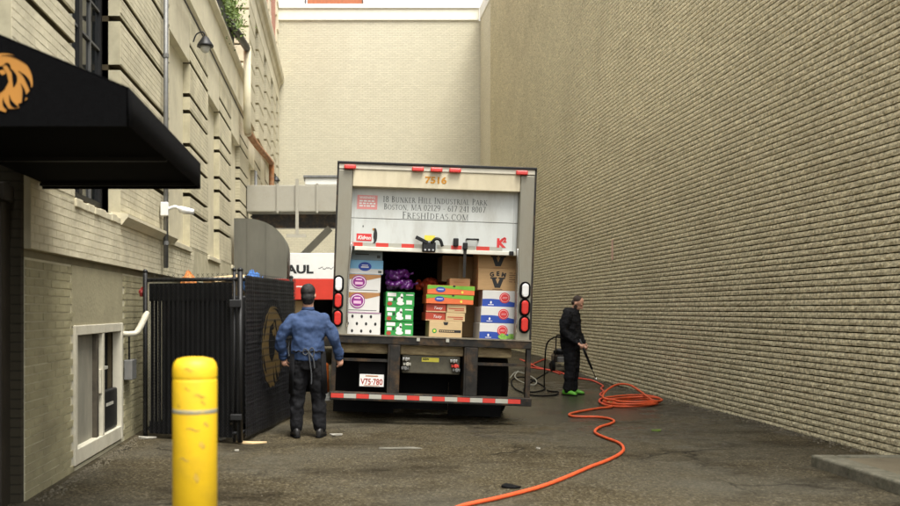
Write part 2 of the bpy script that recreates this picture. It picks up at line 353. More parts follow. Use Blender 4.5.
def sans(body, size, m, parent, x, z, y, name='lettering', align='LEFT', shear=0, width=None, bold=0, squash=1):
    cu = bpy.data.curves.new(name, 'FONT'); cu.body = body; cu.size = size; cu.align_x = align; cu.shear = shear; cu.offset = bold; cu.extrude = .0008; cu.resolution_u = 3
    to = bpy.data.objects.new('tmp', cu); col.objects.link(to)
    me = bpy.data.meshes.new_from_object(to.evaluated_get(bpy.context.evaluated_depsgraph_get())); bpy.data.objects.remove(to); bpy.data.curves.remove(cu)
    xs = [v.co.x for v in me.vertices]; w = max(xs) - min(xs); k = (width / w) if width else squash
    for v in me.vertices: v.co = (x + v.co.x * k, y - v.co.z - .001, z + v.co.y)
    me.update()
    return link(name, me, m, parent)
# serif capitals, thick stems and thin bars, one unit tall
TK, TN = .135, .06
def serif_glyph(ch):
    S = []; sw = .30
    def stem(x, z0=0., z1=1., f=True, top=True, bot=True, w=TK):
        S.append(rect(x - w / 2, x + w / 2, z0, z1))
        if f and bot: S.append(rect(x - sw / 2, x + sw / 2, z0, z0 + .045))
        if f and top: S.append(rect(x - sw / 2, x + sw / 2, z1 - .045, z1))
    def line(x0, z0, x1, z1, w):
        d = Vector((x1 - x0, z1 - z0)); nrm = Vector((-d.y, d.x)).normalized() * w / 2
        S.append([(x0 + nrm.x, z0 + nrm.y), (x0 - nrm.x, z0 - nrm.y), (x1 - nrm.x, z1 - nrm.y), (x1 + nrm.x, z1 + nrm.y)])
    def ring(cx, cz, rx, rz, a0=0, a1=360, tk=TK, tn=TN, n=18):
        for k in range(n):
            q = [R(a0 + (a1 - a0) * j / n) for j in (k, k + 1)]
            S.append([(cx + rx * math.cos(q[0]), cz + rz * math.sin(q[0])), (cx + rx * math.cos(q[1]), cz + rz * math.sin(q[1])),
                      (cx + (rx - tk) * math.cos(q[1]), cz + (rz - tn) * math.sin(q[1])), (cx + (rx - tk) * math.cos(q[0]), cz + (rz - tn) * math.sin(q[0]))])
    w = .8
    if ch == 'B': stem(.2); ring(.28, .76, .3, .24, -90, 90); ring(.28, .27, .38, .27, -90, 90); w = .74
    elif ch == 'U': stem(.2, .3, 1, bot=False); stem(.76, .3, 1, bot=False, w=.09); ring(.48, .34, .345, .36, 180, 360); w = .98
    elif ch == 'N': stem(.18, w=.07); stem(.82, w=.07); line(.2, .97, .8, .03, TK); w = 1.02
    elif ch == 'K': stem(.2); line(.28, .45, .7, .97, TN); line(.38, .56, .78, .03, TK); S.append(rect(.6, .86, .955, 1)); S.append(rect(.66, .94, 0, .045)); w = .92
    elif ch == 'E': stem(.2); S += [rect(.2, .6, .94, 1), rect(.2, .52, .49, .55), rect(.2, .64, 0, .06), rect(.56, .6, .82, 1), rect(.6, .64, 0, .2)]; w = .72
    elif ch == 'F': stem(.2); S += [rect(.2, .6, .94, 1), rect(.2, .52, .49, .55), rect(.56, .6, .82, 1)]; w = .66
    elif ch == 'R': stem(.2); ring(.28, .74, .33, .26, -90, 90); line(.38, .5, .78, .03, TK); S.append(rect(.66, .92, 0, .045)); w = .86
    elif ch == 'P': stem(.2); ring(.28, .73, .35, .27, -90, 90); w = .68
    elif ch == 'H': stem(.2); stem(.8); S.append(rect(.2, .8, .48, .54)); w = 1.02
    elif ch == 'I': stem(.2); w = .42
    elif ch == 'L': stem(.2); S += [rect(.2, .64, 0, .06), rect(.6, .64, 0, .2)]; w = .7
    elif ch == 'D': stem(.2); ring(.3, .5, .54, .5, -90, 90); w = .94
    elif ch == 'S': ring(.32, .75, .26, .25, 30, 270, TK * .8); ring(.32, .26, .28, .27, -150, 90, TK * .9); w = .66
    elif ch == 'T': stem(.4, top=False); S += [rect(.04, .76, .94, 1), rect(.04, .08, .8, 1), rect(.72, .76, .8, 1)]; w = .8
    elif ch == 'A': line(.06, .02, .42, .98, TN); line(.4, 1, .78, .02, TK); S += [rect(.22, .62, .34, .39), rect(-.04, .2, 0, .045), rect(.64, .94, 0, .045)]; w = .86
    elif ch == 'O': ring(.46, .5, .44, .51); w = .94
    elif ch == 'C': ring(.46, .5, .44, .51, 42, 318); S.append(rect(.74, .79, .68, .92)); w = .84
    elif ch == 'M': stem(.16, w=.07); stem(.96, w=.09); line(.18, .97, .56, .04, TK); line(.56, .04, .94, .97, TN); w = 1.16
    elif ch == '0': ring(.32, .5, .3, .51); w = .66
    elif ch == '1': stem(.26, top=False); line(.08, .86, .26, .97, TN); w = .5
    elif ch == '2': ring(.3, .72, .27, .28, -20, 160); line(.53, .66, .08, .05, TK * .8); S.append(rect(.05, .6, 0, .08)); w = .64
    elif ch == '4': stem(.46, top=False); line(.06, .3, .44, 1, TN); S.append(rect(.04, .64, .27, .33)); w = .68
    elif ch == '6': ring(.33, .3, .3, .31); ring(.5, .36, .47, .66, 100, 190); w = .66
    elif ch == '9': ring(.31, .7, .3, .31); ring(.14, .62, .47, .66, -80, 10); w = .66
    elif ch == '7': S.append(rect(.06, .62, .92, 1)); line(.58, .95, .24, 0, TK * .9); w = .62
    elif ch == '8': ring(.32, .75, .25, .25); ring(.32, .27, .3, .28); w = .66
    elif ch == ',': S.append([(.08, .1), (.2, .1), (.12, -.14), (.06, -.14)]); w = .28
    elif ch == '.': S.append(rect(.08, .2, 0, .12)); w = .3
    elif ch == '-': S.append(rect(.08, .38, .34, .41)); w = .46
    elif ch == ' ': w = .38
    return S, w
def serif(body, cap, small, m, parent, x0, x1, z, y):
    """small capitals: upper case letters at cap, lower case drawn as capitals at small; fitted between x0 and x1"""
    polys = []; x = 0
    for ch in body:
        big = ch.isupper() or not ch.isalpha(); k = cap if big else small
        S, w = serif_glyph(ch.upper())
        polys += [[(x + a * k, b * k) for a, b in p] for p in S]; x += (w + .06) * k
    q = (x1 - x0) / x; b = MB()
    for i, p in enumerate(polys): b.prism([(x0 + a * q, z + c) for a, c in p], .0015, 'y', y - .0015 - .00002 * (i % 17))
    return b.build('lettering', m, parent)

# ------------------------------------------------------------------ ground
def make_ground():
    xs = [-600, -200, -60, -20, -8] + list(np.arange(-4, 7.01, .25)) + [12, 30, 80, 250, 600]
    ys = [-600, -200, -60, -20, -8] + list(np.arange(-3, 36.01, .25)) + [45, 60, 120, 300, 900]
    b = MB(); nx = len(xs)
    b.v = [(float(x), float(y), gz(x, y)) for y in ys for x in xs]
    b.f = [(j * nx + i, j * nx + i + 1, (j + 1) * nx + i + 1, (j + 1) * nx + i) for j in range(len(ys) - 1) for i in range(nx - 1)]
    o = b.build('ground', M_asphalt, smooth=True); o['kind'] = 'structure'
make_ground()
# raised kerb and pavement
kp = MB(); kp.prism([(4.55, -.2), (6.0, -.2), (6.0, .115), (4.55, .11)], 11.0, 'y', -2.86)
pv = kp.build('pavement', M_pave); pv['kind'] = 'structure'
ks = MB()
for i in range(6):
    y1 = 8.25 - i * 1.86
    k = MB(); k.box(4.33 - .004 * (i % 2), 4.545, y1 - 1.85, y1, -.2, .125)
    k.build('kerb_stone', M_kerb, pv, bevel=.022, seg=3)
k = MB(); k.box(4.555, 5.33, 8.145, 8.25, -.2, .125); k.build('kerb_stone', M_kerb, pv, bevel=.02)

# ------------------------------------------------------------------ brickwork
def vary(front, n):                    # random seed helper
    return rng.normal(0, front, n)
class Bricks:
    """bricks on a wall that runs along y; X is the face, sgn the side it looks to (-1: towards -x)"""
    def __init__(s, sgn, rough, course, length, joint_h, joint_v, depth):
        s.sgn, s.rough, s.course, s.length, s.jh, s.jv, s.depth = sgn, rough, course, length, joint_h, joint_v, depth; s.items = []
    def field(s, y0, y1, z0, z1, X, keep=None):
        zc = math.floor(z0 / s.course + .5)
        while True:
            za = max(z0, zc * s.course); zb = min(z1, (zc + 1) * s.course)
            if za >= z1 - .01: break
            if zb - za > .02:
                off = (zc % 2) * .5 * s.length
                yc = math.floor((y0 - off) / s.length)
                while off + yc * s.length < y1:
                    ya = max(y0, off + yc * s.length); yb = min(y1, off + (yc + 1) * s.length); yc += 1
                    if yb - ya < .03: continue
                    if keep and not keep((ya + yb) / 2, (za + zb) / 2): continue
                    s.items.append((ya + s.jv / 2, yb - s.jv / 2, za + s.jh / 2, zb - s.jh / 2, X))
            zc += 1
    def emit(s, root, m, singles, score):
        it = np.array(s.items); sc = np.array([score(*r) for r in s.items])
        order = np.argsort(-sc)[:singles]; order = order[sc[order] > 0]; mask = np.ones(len(it), bool); mask[order] = False
        # shared unit meshes for the single bricks
        units = []
        for k in range(8):
            v, f = s.geo(np.array([[-.5, .5, -.5, .5, 0.]]), unit=True); me = bpy.data.meshes.new('brick')
            me.from_pydata(v.tolist(), [], f.tolist()); me.materials.append(m); me.update(); me.shade_flat(); units.append(me)
        for n, i in enumerate(order):
            ya, yb, za, zb, X = it[i]
            o = bpy.data.objects.new('brick', units[n % 8]); col.objects.link(o); o.parent = root
            o.location = (X, (ya + yb) / 2, (za + zb) / 2); o.scale = (1, yb - ya, zb - za)
        v, f = s.geo(it[mask]); me = bpy.data.meshes.new('brickwork')
        me.vertices.add(len(v)); me.vertices.foreach_set('co', v.ravel().astype(np.float32))
        me.loops.add(f.size); me.loops.foreach_set('vertex_index', f.ravel().astype(np.int32))
        me.polygons.add(len(f)); me.polygons.foreach_set('loop_start', np.arange(0, f.size, 4, dtype=np.int32)); me.polygons.foreach_set('loop_total', np.full(len(f), 4, dtype=np.int32))
        me.update(calc_edges=True); me.validate(); me.shade_flat()
        o = link('brickwork', me, m, root); o['kind'] = 'stuff'
    def geo(s, it, unit=False):
        n = len(it); nu, nv = (5, 3) if s.rough > .002 else (2, 2)
        u = np.linspace(0, 1, nu); w = np.linspace(0, 1, nv); U, W = np.meshgrid(u, w); U = U.ravel(); W = W.ravel(); q = nu * nv
        y = it[:, 0:1] + (it[:, 1:2] - it[:, 0:1]) * U; z = it[:, 2:3] + (it[:, 3:4] - it[:, 2:3]) * W
        edge = (U == 0) | (U == 1) | (W == 0) | (W == 1)
        disp = rng.normal(0, s.rough, (n, q)) + (np.where((W == 0) | (W == 1), -s.rough * 1.1, s.rough * 1.2) if nu > 2 else 0) + rng.normal(0, s.rough * .45, (n, 1))
        x = it[:, 4:5] + s.sgn * disp
        if s.rough > .002:
            ky, kz = (5., 16.) if unit else (1., 1.)
            y = y + ky * np.where((U > 0) & (U < 1), rng.normal(0, .010, (n, q)), 0)
            z = z + kz * np.where((W == 0) | (W == 1), rng.normal(0, .0013, (n, q)), rng.normal(0, .006, (n, q)))
        front = np.stack([x, y, z], -1)
        ring = [j for j in range(nu)] + [j * nu + nu - 1 for j in range(1, nv)] + [(nv - 1) * nu + j for j in range(nu - 2, -1, -1)] + [j * nu for j in range(nv - 2, 0, -1)]
        back = front[:, ring, :].copy(); back[:, :, 0] = it[:, 4:5] - s.sgn * s.depth
        v = np.concatenate([front, back], 1); per = v.shape[1]
        fs = [(j * nu + i, j * nu + i + 1, (j + 1) * nu + i + 1, (j + 1) * nu + i) for j in range(nv - 1) for i in range(nu - 1)]
        m_ = len(ring); fs += [(ring[k], q + k, q + (k + 1) % m_, ring[(k + 1) % m_]) for k in range(m_)]
        fs = np.array(fs)
        if s.sgn < 0: fs = fs[:, ::-1]
        f = (fs[None] + (np.arange(n) * per)[:, None, None]).reshape(-1, 4)
        return v.reshape(-1, 3), f
def px_of(y, z, X): s = F / y; return CX + X * s, CY - (z - CH) * s
def in_poly(x, y, poly):
    c = False; j = len(poly) - 1
    for i in range(len(poly)):
        if (poly[i][1] > y) != (poly[j][1] > y) and x < (poly[j][0] - poly[i][0]) * (y - poly[i][1]) / (poly[j][1] - poly[i][1]) + poly[i][0]: c = not c
        j = i
    return c

# ------------------------------------------------------------------ wall along the alley, opposite the hotel
WX = 5.35
rw = thing('brick_wall', 'long windowless tan rough-faced brick wall beside the man with the washer', 'wall', (0, 0, 0))
b = MB(); b.box(WX + .036, WX + .5, 5.0, 31.6, -.3, 12.35); b.build('wall_core', M_mortar_r, rw)
b = MB(); b.box(WX + .004, WX + .5, 31.605, 33.88, -.3, 12.35); b.build('wall_end_bay', M_far_right, rw)
b = MB(); b.box(WX - .03, WX + .55, 4.98, 33.85, 12.352, 12.85); b.build('coping', M_cap, rw, bevel=.02)
br = Bricks(-1, .0023, .0715, .207, .0145, .0025, .045)
br.field(5.0, 31.6, -.02, 12.34, WX, keep=lambda y, z: z < 2.2 + .37 * y)
def score_r(ya, yb, za, zb, X):
    y = (ya + yb) / 2; z = (za + zb) / 2
    if y < 4: return 0
    x, yy = px_of(y, z, X)
    if x > 897 or yy < 3 or yy > 500: return 0
    if z < .2 and y < 9.4: return 0
    s = F / y
    return (zb - za) * s * (yb - ya) * X * s / y
br.emit(rw, M_rough, 300, score_r)
# small pale strip fixed to the wall
p = P(613, 250, F * WX / (613 - CX))
b = MB(); b.box(WX - .022, WX - .008, p.y - .035, p.y + .035, p.z - .2, p.z + .2)
b.build('marker_strip', mat('faded_pink_strip', (.62, .42, .32), .7), rw)

# ------------------------------------------------------------------ wall closing the alley
bw = thing('brick_wall', 'tall cream brick wall with white coping closing the alley behind the truck', 'wall', (0, 33.9, 0))
b = MB(); b.box(-6, 6.5, 0, .5, -.3, 12.35); b.build('wall_face', M_back, bw)
b = MB(); b.box(-6, 5.31, -.06, .55, 12.352, 12.78); b.build('parapet_band', mat('cream_parapet', (.76, .73, .60), .7, var=.05), bw, bevel=.02)
b = MB(); b.box(-6, 5.31, -.12, .6, 12.784, 12.95); b.build('coping', M_cap, bw, bevel=.02)

# buildings beyond it, only their lower storeys peep over
tb = thing('background_building', 'terracotta fronted building with grey ledge peeping over the cream end wall', 'building', (-.17, 46, 0))
b = MB(); b.box(-1.4, 1.4, 0, 4, 0, 24); b.build('wall', M_terra, tb)
for i in range(7):
    b = MB(); b.box(-1.42 + i * .407, -1.42 + i * .407 + .40, -.22, 0, 16.75 - .02 * (i % 2), 17.05); b.build('ledge_tile', M_galv, tb, bevel=.05)
wb = thing('background_building', 'white rendered building with dark eaves line rising above the end wall', 'building', (3.4, 46.5, 0))
b = MB(); b.box(-2.1, 1.8, 0, 4, 0, 24); b.build('wall', M_pale, wb)
b = MB(); b.box(-2.15, 1.6, -.25, 0, 16.8, 17.1); b.build('eaves_band', mat('dark_eaves', (.10, .10, .075), .7), wb)
b = MB(); b.box(1.8, 4.6, .2, 4, 0, 24); b.build('side_bay', M_pale, wb)
vb = thing('veranda', 'white railed veranda peeping over the end wall next to the painted facade', 'veranda', (-2.9, 45, 0))
b = MB(); b.box(-.9, 1.2, 1, 3, 0, 24); b.build('wall', M_pale, vb)
b = MB(); b.box(-.9, 1.2, 0, .1, 16.7, 16.85); b.build('rail', M_white, vb)
for i in range(11):
    b = MB(); b.box(-.85 + i * .2, -.85 + i * .2 + .06, .02, .08, 16.85, 18.6); b.build('baluster', M_white, vb)

# ------------------------------------------------------------------ painted hotel building
LX = -2.32
hb = thing('hotel_building', 'cream painted brick building with grooved piers and blind windows along the alley', 'building', (0, 0, 0))
core = MB()
core.box(-6, LX - .075, 6.8, 7.94, -.3, 7.0); core.box(-6, LX - .30, 7.94, 9.6, -.3, 7.0); core.box(-6, LX - .13, 9.6, 22.4, -.3, 7.0)
core.box(-6, LX - .13, 22.4, 33.88, -.3, 10.1)
core.box(-6, LX + .0, 3.4, 4.7, -.3, 7.0); core.box(-6, LX - .16, 4.7, 6.8, 3.15, 7.0); core.box(-6, -3.5, 4.7, 6.8, -.3, 3.15)
core.build('wall_core', M_groove, hb)
pil = [(6.4, 7.94), (9.6, 12.4), (14.1, 16.1), (17.6, 19.6), (21.3, 23.3), (25.0, 27.0), (28.7, 30.7), (32.4, 33.87)]
wins = [(12.4, 14.1), (16.1, 17.6), (19.6, 21.3), (23.3, 25.0), (27.0, 28.7), (30.7, 32.4)]
bands = [(2.42, 2.97), (3.03, 3.23), (3.29, 3.75), (3.81, 4.01), (4.07, 4.53), (4.59, 4.79), (4.85, 5.31), (5.37, 5.57), (5.63, 6.18)]
slab = MB(); farslab = MB()
bl = Bricks(1, .0006, .068, .212, .006, .006, .012)
XM = LX - .004; lowslab = MB(); lining = MB()  # lining here holds the dark strips that paint in the groove shade
# base of the facade: lower wall set back under the belt groove
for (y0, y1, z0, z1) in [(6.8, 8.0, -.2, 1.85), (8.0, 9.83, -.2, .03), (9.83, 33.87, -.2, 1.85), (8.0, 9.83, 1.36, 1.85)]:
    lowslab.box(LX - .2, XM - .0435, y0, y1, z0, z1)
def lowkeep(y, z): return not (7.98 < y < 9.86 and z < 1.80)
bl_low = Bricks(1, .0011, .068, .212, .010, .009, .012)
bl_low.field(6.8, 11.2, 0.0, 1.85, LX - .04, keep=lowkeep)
slab.box(LX - .2, XM, 6.8, 33.87, 1.915, 2.415)
bl.field(6.8, 14.5, 1.915, 2.415, LX)
for i, (y0, y1) in enumerate(pil):
    for (z0, z1) in bands:
        if i == 0:
            if z0 < 2.5: continue
        if y0 < 19:
            slab.box(LX - .2, XM, y0, y1, z0, z1); bl.field(y0, y1, z0, z1, LX)
            if z0 > 2.5: lining.box(LX - .125, LX - .014, y0 + .004, y1 - .004, z0 - .006, z0 - .0005)  # dark strip under each band paints in the groove's shade
        else:
            q = MB(); q.box(LX - .2, LX, y0, y1, z0, z1); q.build('pier_block', M_far_left, hb)
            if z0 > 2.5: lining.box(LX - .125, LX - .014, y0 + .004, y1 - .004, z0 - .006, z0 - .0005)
slab.box(LX - .2, XM, 6.8, 7.94, 2.415, 2.97); bl.field(6.8, 7.94, 2.415, 2.97, LX)
lo_ = lining.build('groove_shade_strips', M_groove, hb); lo_['kind'] = 'stuff'; slab.build('joint_backing', M_mortar_l, hb); lowslab.build('joint_backing', M_joint_low, hb)
AWN = [(0, 38), (124, 90), (201, 157), (201, 190), (0, 190)]
def score_l(ya, yb, za, zb, X):
    y = (ya + yb) / 2; z = (za + zb) / 2; x, yy = px_of(y, z, X); s = F / y
    if x < 1 or yy < 1 or yy > 500 or in_poly(x, yy, AWN) or (140 < x < 290 and yy > 271) or (172 < x < 217 and yy > 357): return 0
    return (zb - za) * s * (yb - ya) * -X * s / y
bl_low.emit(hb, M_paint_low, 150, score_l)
bl.emit(hb, M_paint, 150, score_l)
b = MB(); b.box(LX - .12, LX - .066, 6.803, 33.87, 1.845, 1.92); b.build('belt_course', M_groove if False else mat('belt_shade_paint', (.20, .175, .105), .85, var=.2, vs_=3, world_space=True), hb)  # recessed strip, the overhang's shade is put into its darker colour
# parged strip over the hatch
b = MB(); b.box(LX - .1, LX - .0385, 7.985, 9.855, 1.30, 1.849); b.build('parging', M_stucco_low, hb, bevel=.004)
# stucco: blind windows, lintel strip, frieze
for i, (y0, y1) in enumerate(wins):
    b = MB(); b.box(LX - .2, LX - .11, y0, y1, 2.42, 5.32); b.build('blind_window', M_stucco, hb)
    b = MB(); b.box(LX - .2, LX - .004, y0, y1, 5.325, 6.18); b.build('lintel', M_stucco, hb, bevel=.006)
    b = MB(); b.box(LX - .2, LX + .03, y0 - .04, y1 + .04, 2.35, 2.43); b.build('sill', M_stucco, hb, bevel=.01)
b = MB(); b.box(LX - .2, LX - .002, 3.4, 22.4, 6.24, 7.0); b.build('frieze', M_stucco, hb, bevel=.006)
b = MB(); b.prism([(LX - .2, 6.18), (LX + .015, 6.18), (LX + .05, 6.21), (LX + .05, 6.24), (LX - .2, 6.24)], 30.4, 'y', 3.4); b.build('string_course', M_stucco, hb)
b = MB(); b.prism([(LX - .2, 7.0), (LX + .02, 7.0), (LX + .09, 7.07), (LX + .09, 7.13), (LX - .25, 7.16)], 19.0, 'y', 3.4); b.build('parapet_coping', M_stucco, hb)
b = MB(); b.box(LX - .2, LX - .003, 7.94, 9.6, 5.9, 6.18); b.build('lintel', M_stucco, hb)
# water table ledge
b = MB(); b.prism([(LX - .1, 2.36), (LX + .02, 2.36), (LX + .05, 2.40), (LX + .085, 2.44), (LX + .085, 2.475), (LX - .1, 2.50)], 3.02, 'y', 9.58); b.build('ledge', M_stucco, hb)
# rowlock sill of the first window
for i in range(8):
    b = MB(); b.box(LX - .2, LX + .012 + .008 * (i % 3 == 0), 7.93 + i * .209, 7.93 + i * .209 + .2, 2.36, 2.44 - .012 * (i % 2)); b.build('sill_brick', M_paint, hb, bevel=.008)
b = MB(); b.box(LX - .2, LX - .17, 7.94, 9.6, 2.42, 2.52); b.build('sill_board', M_groove, hb)
# real window
def real_window(y0, y1, z0, z1, X):
    f = MB(); w = .06
    f.box(X - .05, X + .02, y0, y0 + w, z0, z1); f.box(X - .05, X + .02, y1 - w, y1, z0, z1)
    f.box(X - .05, X + .02, y0 + w, y1 - w, z0, z0 + w); f.box(X - .05, X + .02, y0 + w, y1 - w, z1 - w, z1)
    ym = (y0 + y1) / 2; f.box(X - .05, X + .025, ym - .05, ym + .05, z0 + w, z1 - w)
    fo = f.build('window_frame', M_blackmetal, hb)
    g = MB()
    nz = 8; hz = (z1 - z0 - 2 * w) / nz
    for (a, c) in ((y0 + w, ym - .05), (ym + .05, y1 - w)):
        g.box(X - .03, X + .012, (a + c) / 2 - .012, (a + c) / 2 + .012, z0 + w, z1 - w)
        for k in range(1, nz): g.box(X - .028, X + .01, a, c, z0 + w + k * hz - .012, z0 + w + k * hz + .012)
        for k in range(nz):
            for (p0, p1) in ((a, (a + c) / 2 - .012), ((a + c) / 2 + .012, c)):
                q = MB(); q.box(X - .022, X - .012 + .002 * ((k * 7) % 3), p0, p1, z0 + w + k * hz + .012, z0 + w + (k + 1) * hz - .012); q.build('pane', M_glass, fo)
    g.build('muntin', mat('grey_muntin', (.09, .09, .085), .6), fo)
real_window(7.96, 9.58, 2.52, 5.88, LX - .21)
for (y0, y1) in ((4.72, 6.38),):
    b = MB(); b.box(LX - .14, LX - .1, y0, y1, 3.2, 6.1); b.build('window', M_glass, hb)
# entrance recess beneath the awning
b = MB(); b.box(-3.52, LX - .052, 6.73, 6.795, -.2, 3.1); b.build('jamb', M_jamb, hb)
b = MB(); b.box(-2.72, -2.45, 6.55, 6.73, -.2, 2.25); b.box(-2.75, -2.42, 6.52, 6.73, 2.25, 2.38); b.build('pilaster', mat('dark_brown_paint', (.020, .016, .010), .6, var=.35, vs_=3), hb, bevel=.01)
b = MB(); b.box(-3.49, -3.44, 4.9, 6.6, 0, 2.6); do = b.build('door', M_blackmetal, hb, bevel=.01)
b = MB(); b.box(-3.44, -3.43, 5.05, 5.65, .9, 2.4); b.build('pane', M_glass, do)
b = MB(); b.box(-3.44, -3.43, 5.85, 6.45, .9, 2.4); b.build('pane', M_glass, do)
# taller far block: first floor piers, cornice, red brick storeys
tall = MB(); y = 22.42
for (y0, y1) in [(22.42, 24.2), (25.2, 27.0), (28.0, 29.8), (30.8, 32.3), (33.2, 33.87)]:
    for (z0, z1) in [(6.26, 6.72), (6.78, 7.2), (7.26, 7.7), (7.76, 8.2), (8.26, 8.7), (8.76, 9.2)]: 
        q = MB(); q.box(LX - .5, LX + .1, y0, y1, z0, z1); q.build('pier_block', M_far_left, hb)
for (y0, y1) in [(24.2, 25.2), (27.0, 28.0), (29.8, 30.8), (32.3, 33.2)]:
    b = MB(); b.box(LX - .2, LX - .12, y0, y1, 6.3, 9.2); wo_ = b.build('window', M_glass, hb)
    b = MB(); b.box(LX - .12, LX - .09, y0 + .47, y0 + .53, 6.3, 9.2); b.box(LX - .12, LX - .092, y0, y1, 7.7, 7.76); b.build('frame', M_white, wo_)
b = MB(); b.box(LX - .5, LX + .1, 22.42, 33.87, 9.24, 9.75); b.build('frieze', M_stucco, hb)
b = MB(); b.prism([(LX - .3, 9.75), (LX + .12, 9.75), (LX + .17, 9.9), (LX + .26, 9.98), (LX + .30, 10.12), (LX + .30, 10.2), (LX - .3, 10.26)], 11.5, 'y', 22.36); b.build('cornice', M_stucco, hb)
b = MB(); b.box(-6, LX + .02, 22.44, 33.87, 10.27, 13.8); b.build('upper_wall', M_red_brick, hb)
for (y0, y1) in [(22.40, 23.4), (26, 26.9), (29.4, 30.2), (33.0, 33.88)]:
    for k in range(7):
        b = MB(); b.box(LX - .2, LX + .07 + .03 * (k % 2), y0 + .12 * (k % 2), y1 - .12 * (k % 2), 10.3 + k * .5, 10.3 + k * .5 + .46); b.build('quoin', M_stucco, hb)
# set-back storey above the terrace, its corner
b = MB(); b.box(-6, -3.0, 3.4, 22.38, 7.0, 9.6); b.build('setback_wall', M_red_brick, hb)
b = MB(); b.box(-6, LX - .28, 22.36, 22.42, 7.0, 13.8); b.build('return_wall', brick_tex_mat('red_return_brickwork', (.42, .17, .11), (.42, .36, .30), (0, 2)), hb)
for k in range(7):
    b = MB(); b.box(LX - .27, LX + .11, 22.33, 22.41, 7.2 + k * .44, 7.2 + k * .44 + .39); b.build('quoin', M_stucco, hb)
# drain pipes and cable (fixed to the building)
yd = F * -LX / (CX - 160.5)
b = MB(); b.tube([(LX + .07, yd, 2.0), (LX + .07, yd, 6.15)], .032, 10); dp = b.build('downpipe', M_galv, hb, smooth=True)
for z in (2.3, 3.55, 4.75, 5.7):
    b = MB(); b.lathe([(.04, 0), (.04, .05)], (LX + .07, yd, z), 10); b.build('pipe_collar', M_galv, dp)
a0 = P(246, 47, 22.2); a0.x = LX + .16
b = MB(); b.tube(smooth_path([(LX + .05, 18.3, 7.36), (LX + .16, 19.5, 7.42), (LX + .2, 21.0, 7.55)], 3), .085, 10); b.build('vent_pipe', M_blackmetal, hb, smooth=True)
b = MB(); b.tube([(LX + .2, 21.0, 7.6), (LX + .2, 21.0, 5.72), (LX + .2, 21.2, 5.6)], .09, 12); b.build('downpipe', M_stucco, hb, smooth=True)
b = MB(); b.tube(smooth_path([(LX + .2, 21.1, 5.64), (LX + .2, 23.5, 5.75), (LX + .2, 28.2, 6.1), (LX + .2, 28.7, 6.0), (LX + .2, 28.8, 4.95), (LX + .25, 29.4, 4.6)], 4), .085, 10); b.build('downpipe', M_rustpipe, hb, smooth=True)
b = MB(); b.tube([(LX + .06, 10.5, 5.98), (LX + .06, 16, 6.05), (LX + .06, 21.9, 6.02)], .014, 6); b.build('cable', M_blackmetal, hb)
b = MB(); b.tube([(LX + .1, F * -LX / (CX - 252), 2.2), (LX + .1, F * -LX / (CX - 252), 5.2)], .04, 8); b.build('downpipe', M_galv, hb, smooth=True)
# hatch in the base
hy0, hy1, hz0, hz1 = 8.02, 9.81, .055, 1.31; XF = LX - .02
ht = MB()
ht.box(XF - .1, XF, hy0, hy0 + .075, hz0, hz1); ht.box(XF - .1, XF, hy1 - .075, hy1, hz0, hz1)
ht.box(XF - .1, XF - .003, hy0 + .075, hy1 - .075, hz0, hz0 + .14); ht.box(XF - .1, XF - .003, hy0 + .075, hy1 - .075, hz1 - .09, hz1)
ht.box(XF - .1, XF - .006, 8.98, 9.05, hz0 + .14, hz1 - .09)
ho = ht.build('hatch_frame', M_offwhite, hb, bevel=.006)
b = MB(); b.box(XF - .11, XF - .075, hy0 + .07, 8.985, hz0 + .13, hz1 - .08); b.build('panel', M_dirtyglass, ho)
b = MB(); b.box(XF - .09, XF - .03, 8.84, 8.92, hz0 + .14, hz1 - .09); b.build('stile', mat('rusty_stile', (.06, .05, .034), .8, var=.5), ho)
b = MB(); b.box(XF - .07, XF - .012, 8.92, 9.0, .62, .86); b.build('latch_plate', M_offwhite, ho, bevel=.005)
b = MB(); b.box(XF - .4, XF - .12, 9.05, 9.74, .12, 1.24); b.build('recess', M_black, ho)
b = MB(); b.box(XF - .11, XF - .035, 9.07, 9.70, .2, .62); cab = b.build('cabinet', M_blackmetal, ho, bevel=.02)
b = MB(); b.box(XF - .035, XF - .03, 9.22, 9.5, .46, .49); b.build('label_plate', M_whitetape, cab)
b = MB(); b.box(XF - .11, XF - .05, 9.08, 9.35, .84, .87); b.build('shelf', M_whitetape, ho)
# meter box and white lever pipe beside it
b = MB(); b.box(LX - .03, LX + .06, 9.88, 10.1, .68, .90); b.build('junction_box', M_galv, hb, bevel=.008)
b = MB(); b.tube(smooth_path([(LX - .03, 9.84, 1.19), (LX + .06, 9.85, 1.19), (LX + .12, 9.9, 1.22), (LX + .2, 10.02, 1.43)], 4), [.03] * 8 + [.036] * 4 + [.02], 10); b.build('vent_spout', M_offwhite, hb, smooth=True)
b = MB(); b.tube([(LX + .01, 9.95, 1.2), (LX + .01, 9.96, .9)], .012, 6); b.build('conduit', M_blackmetal, hb)

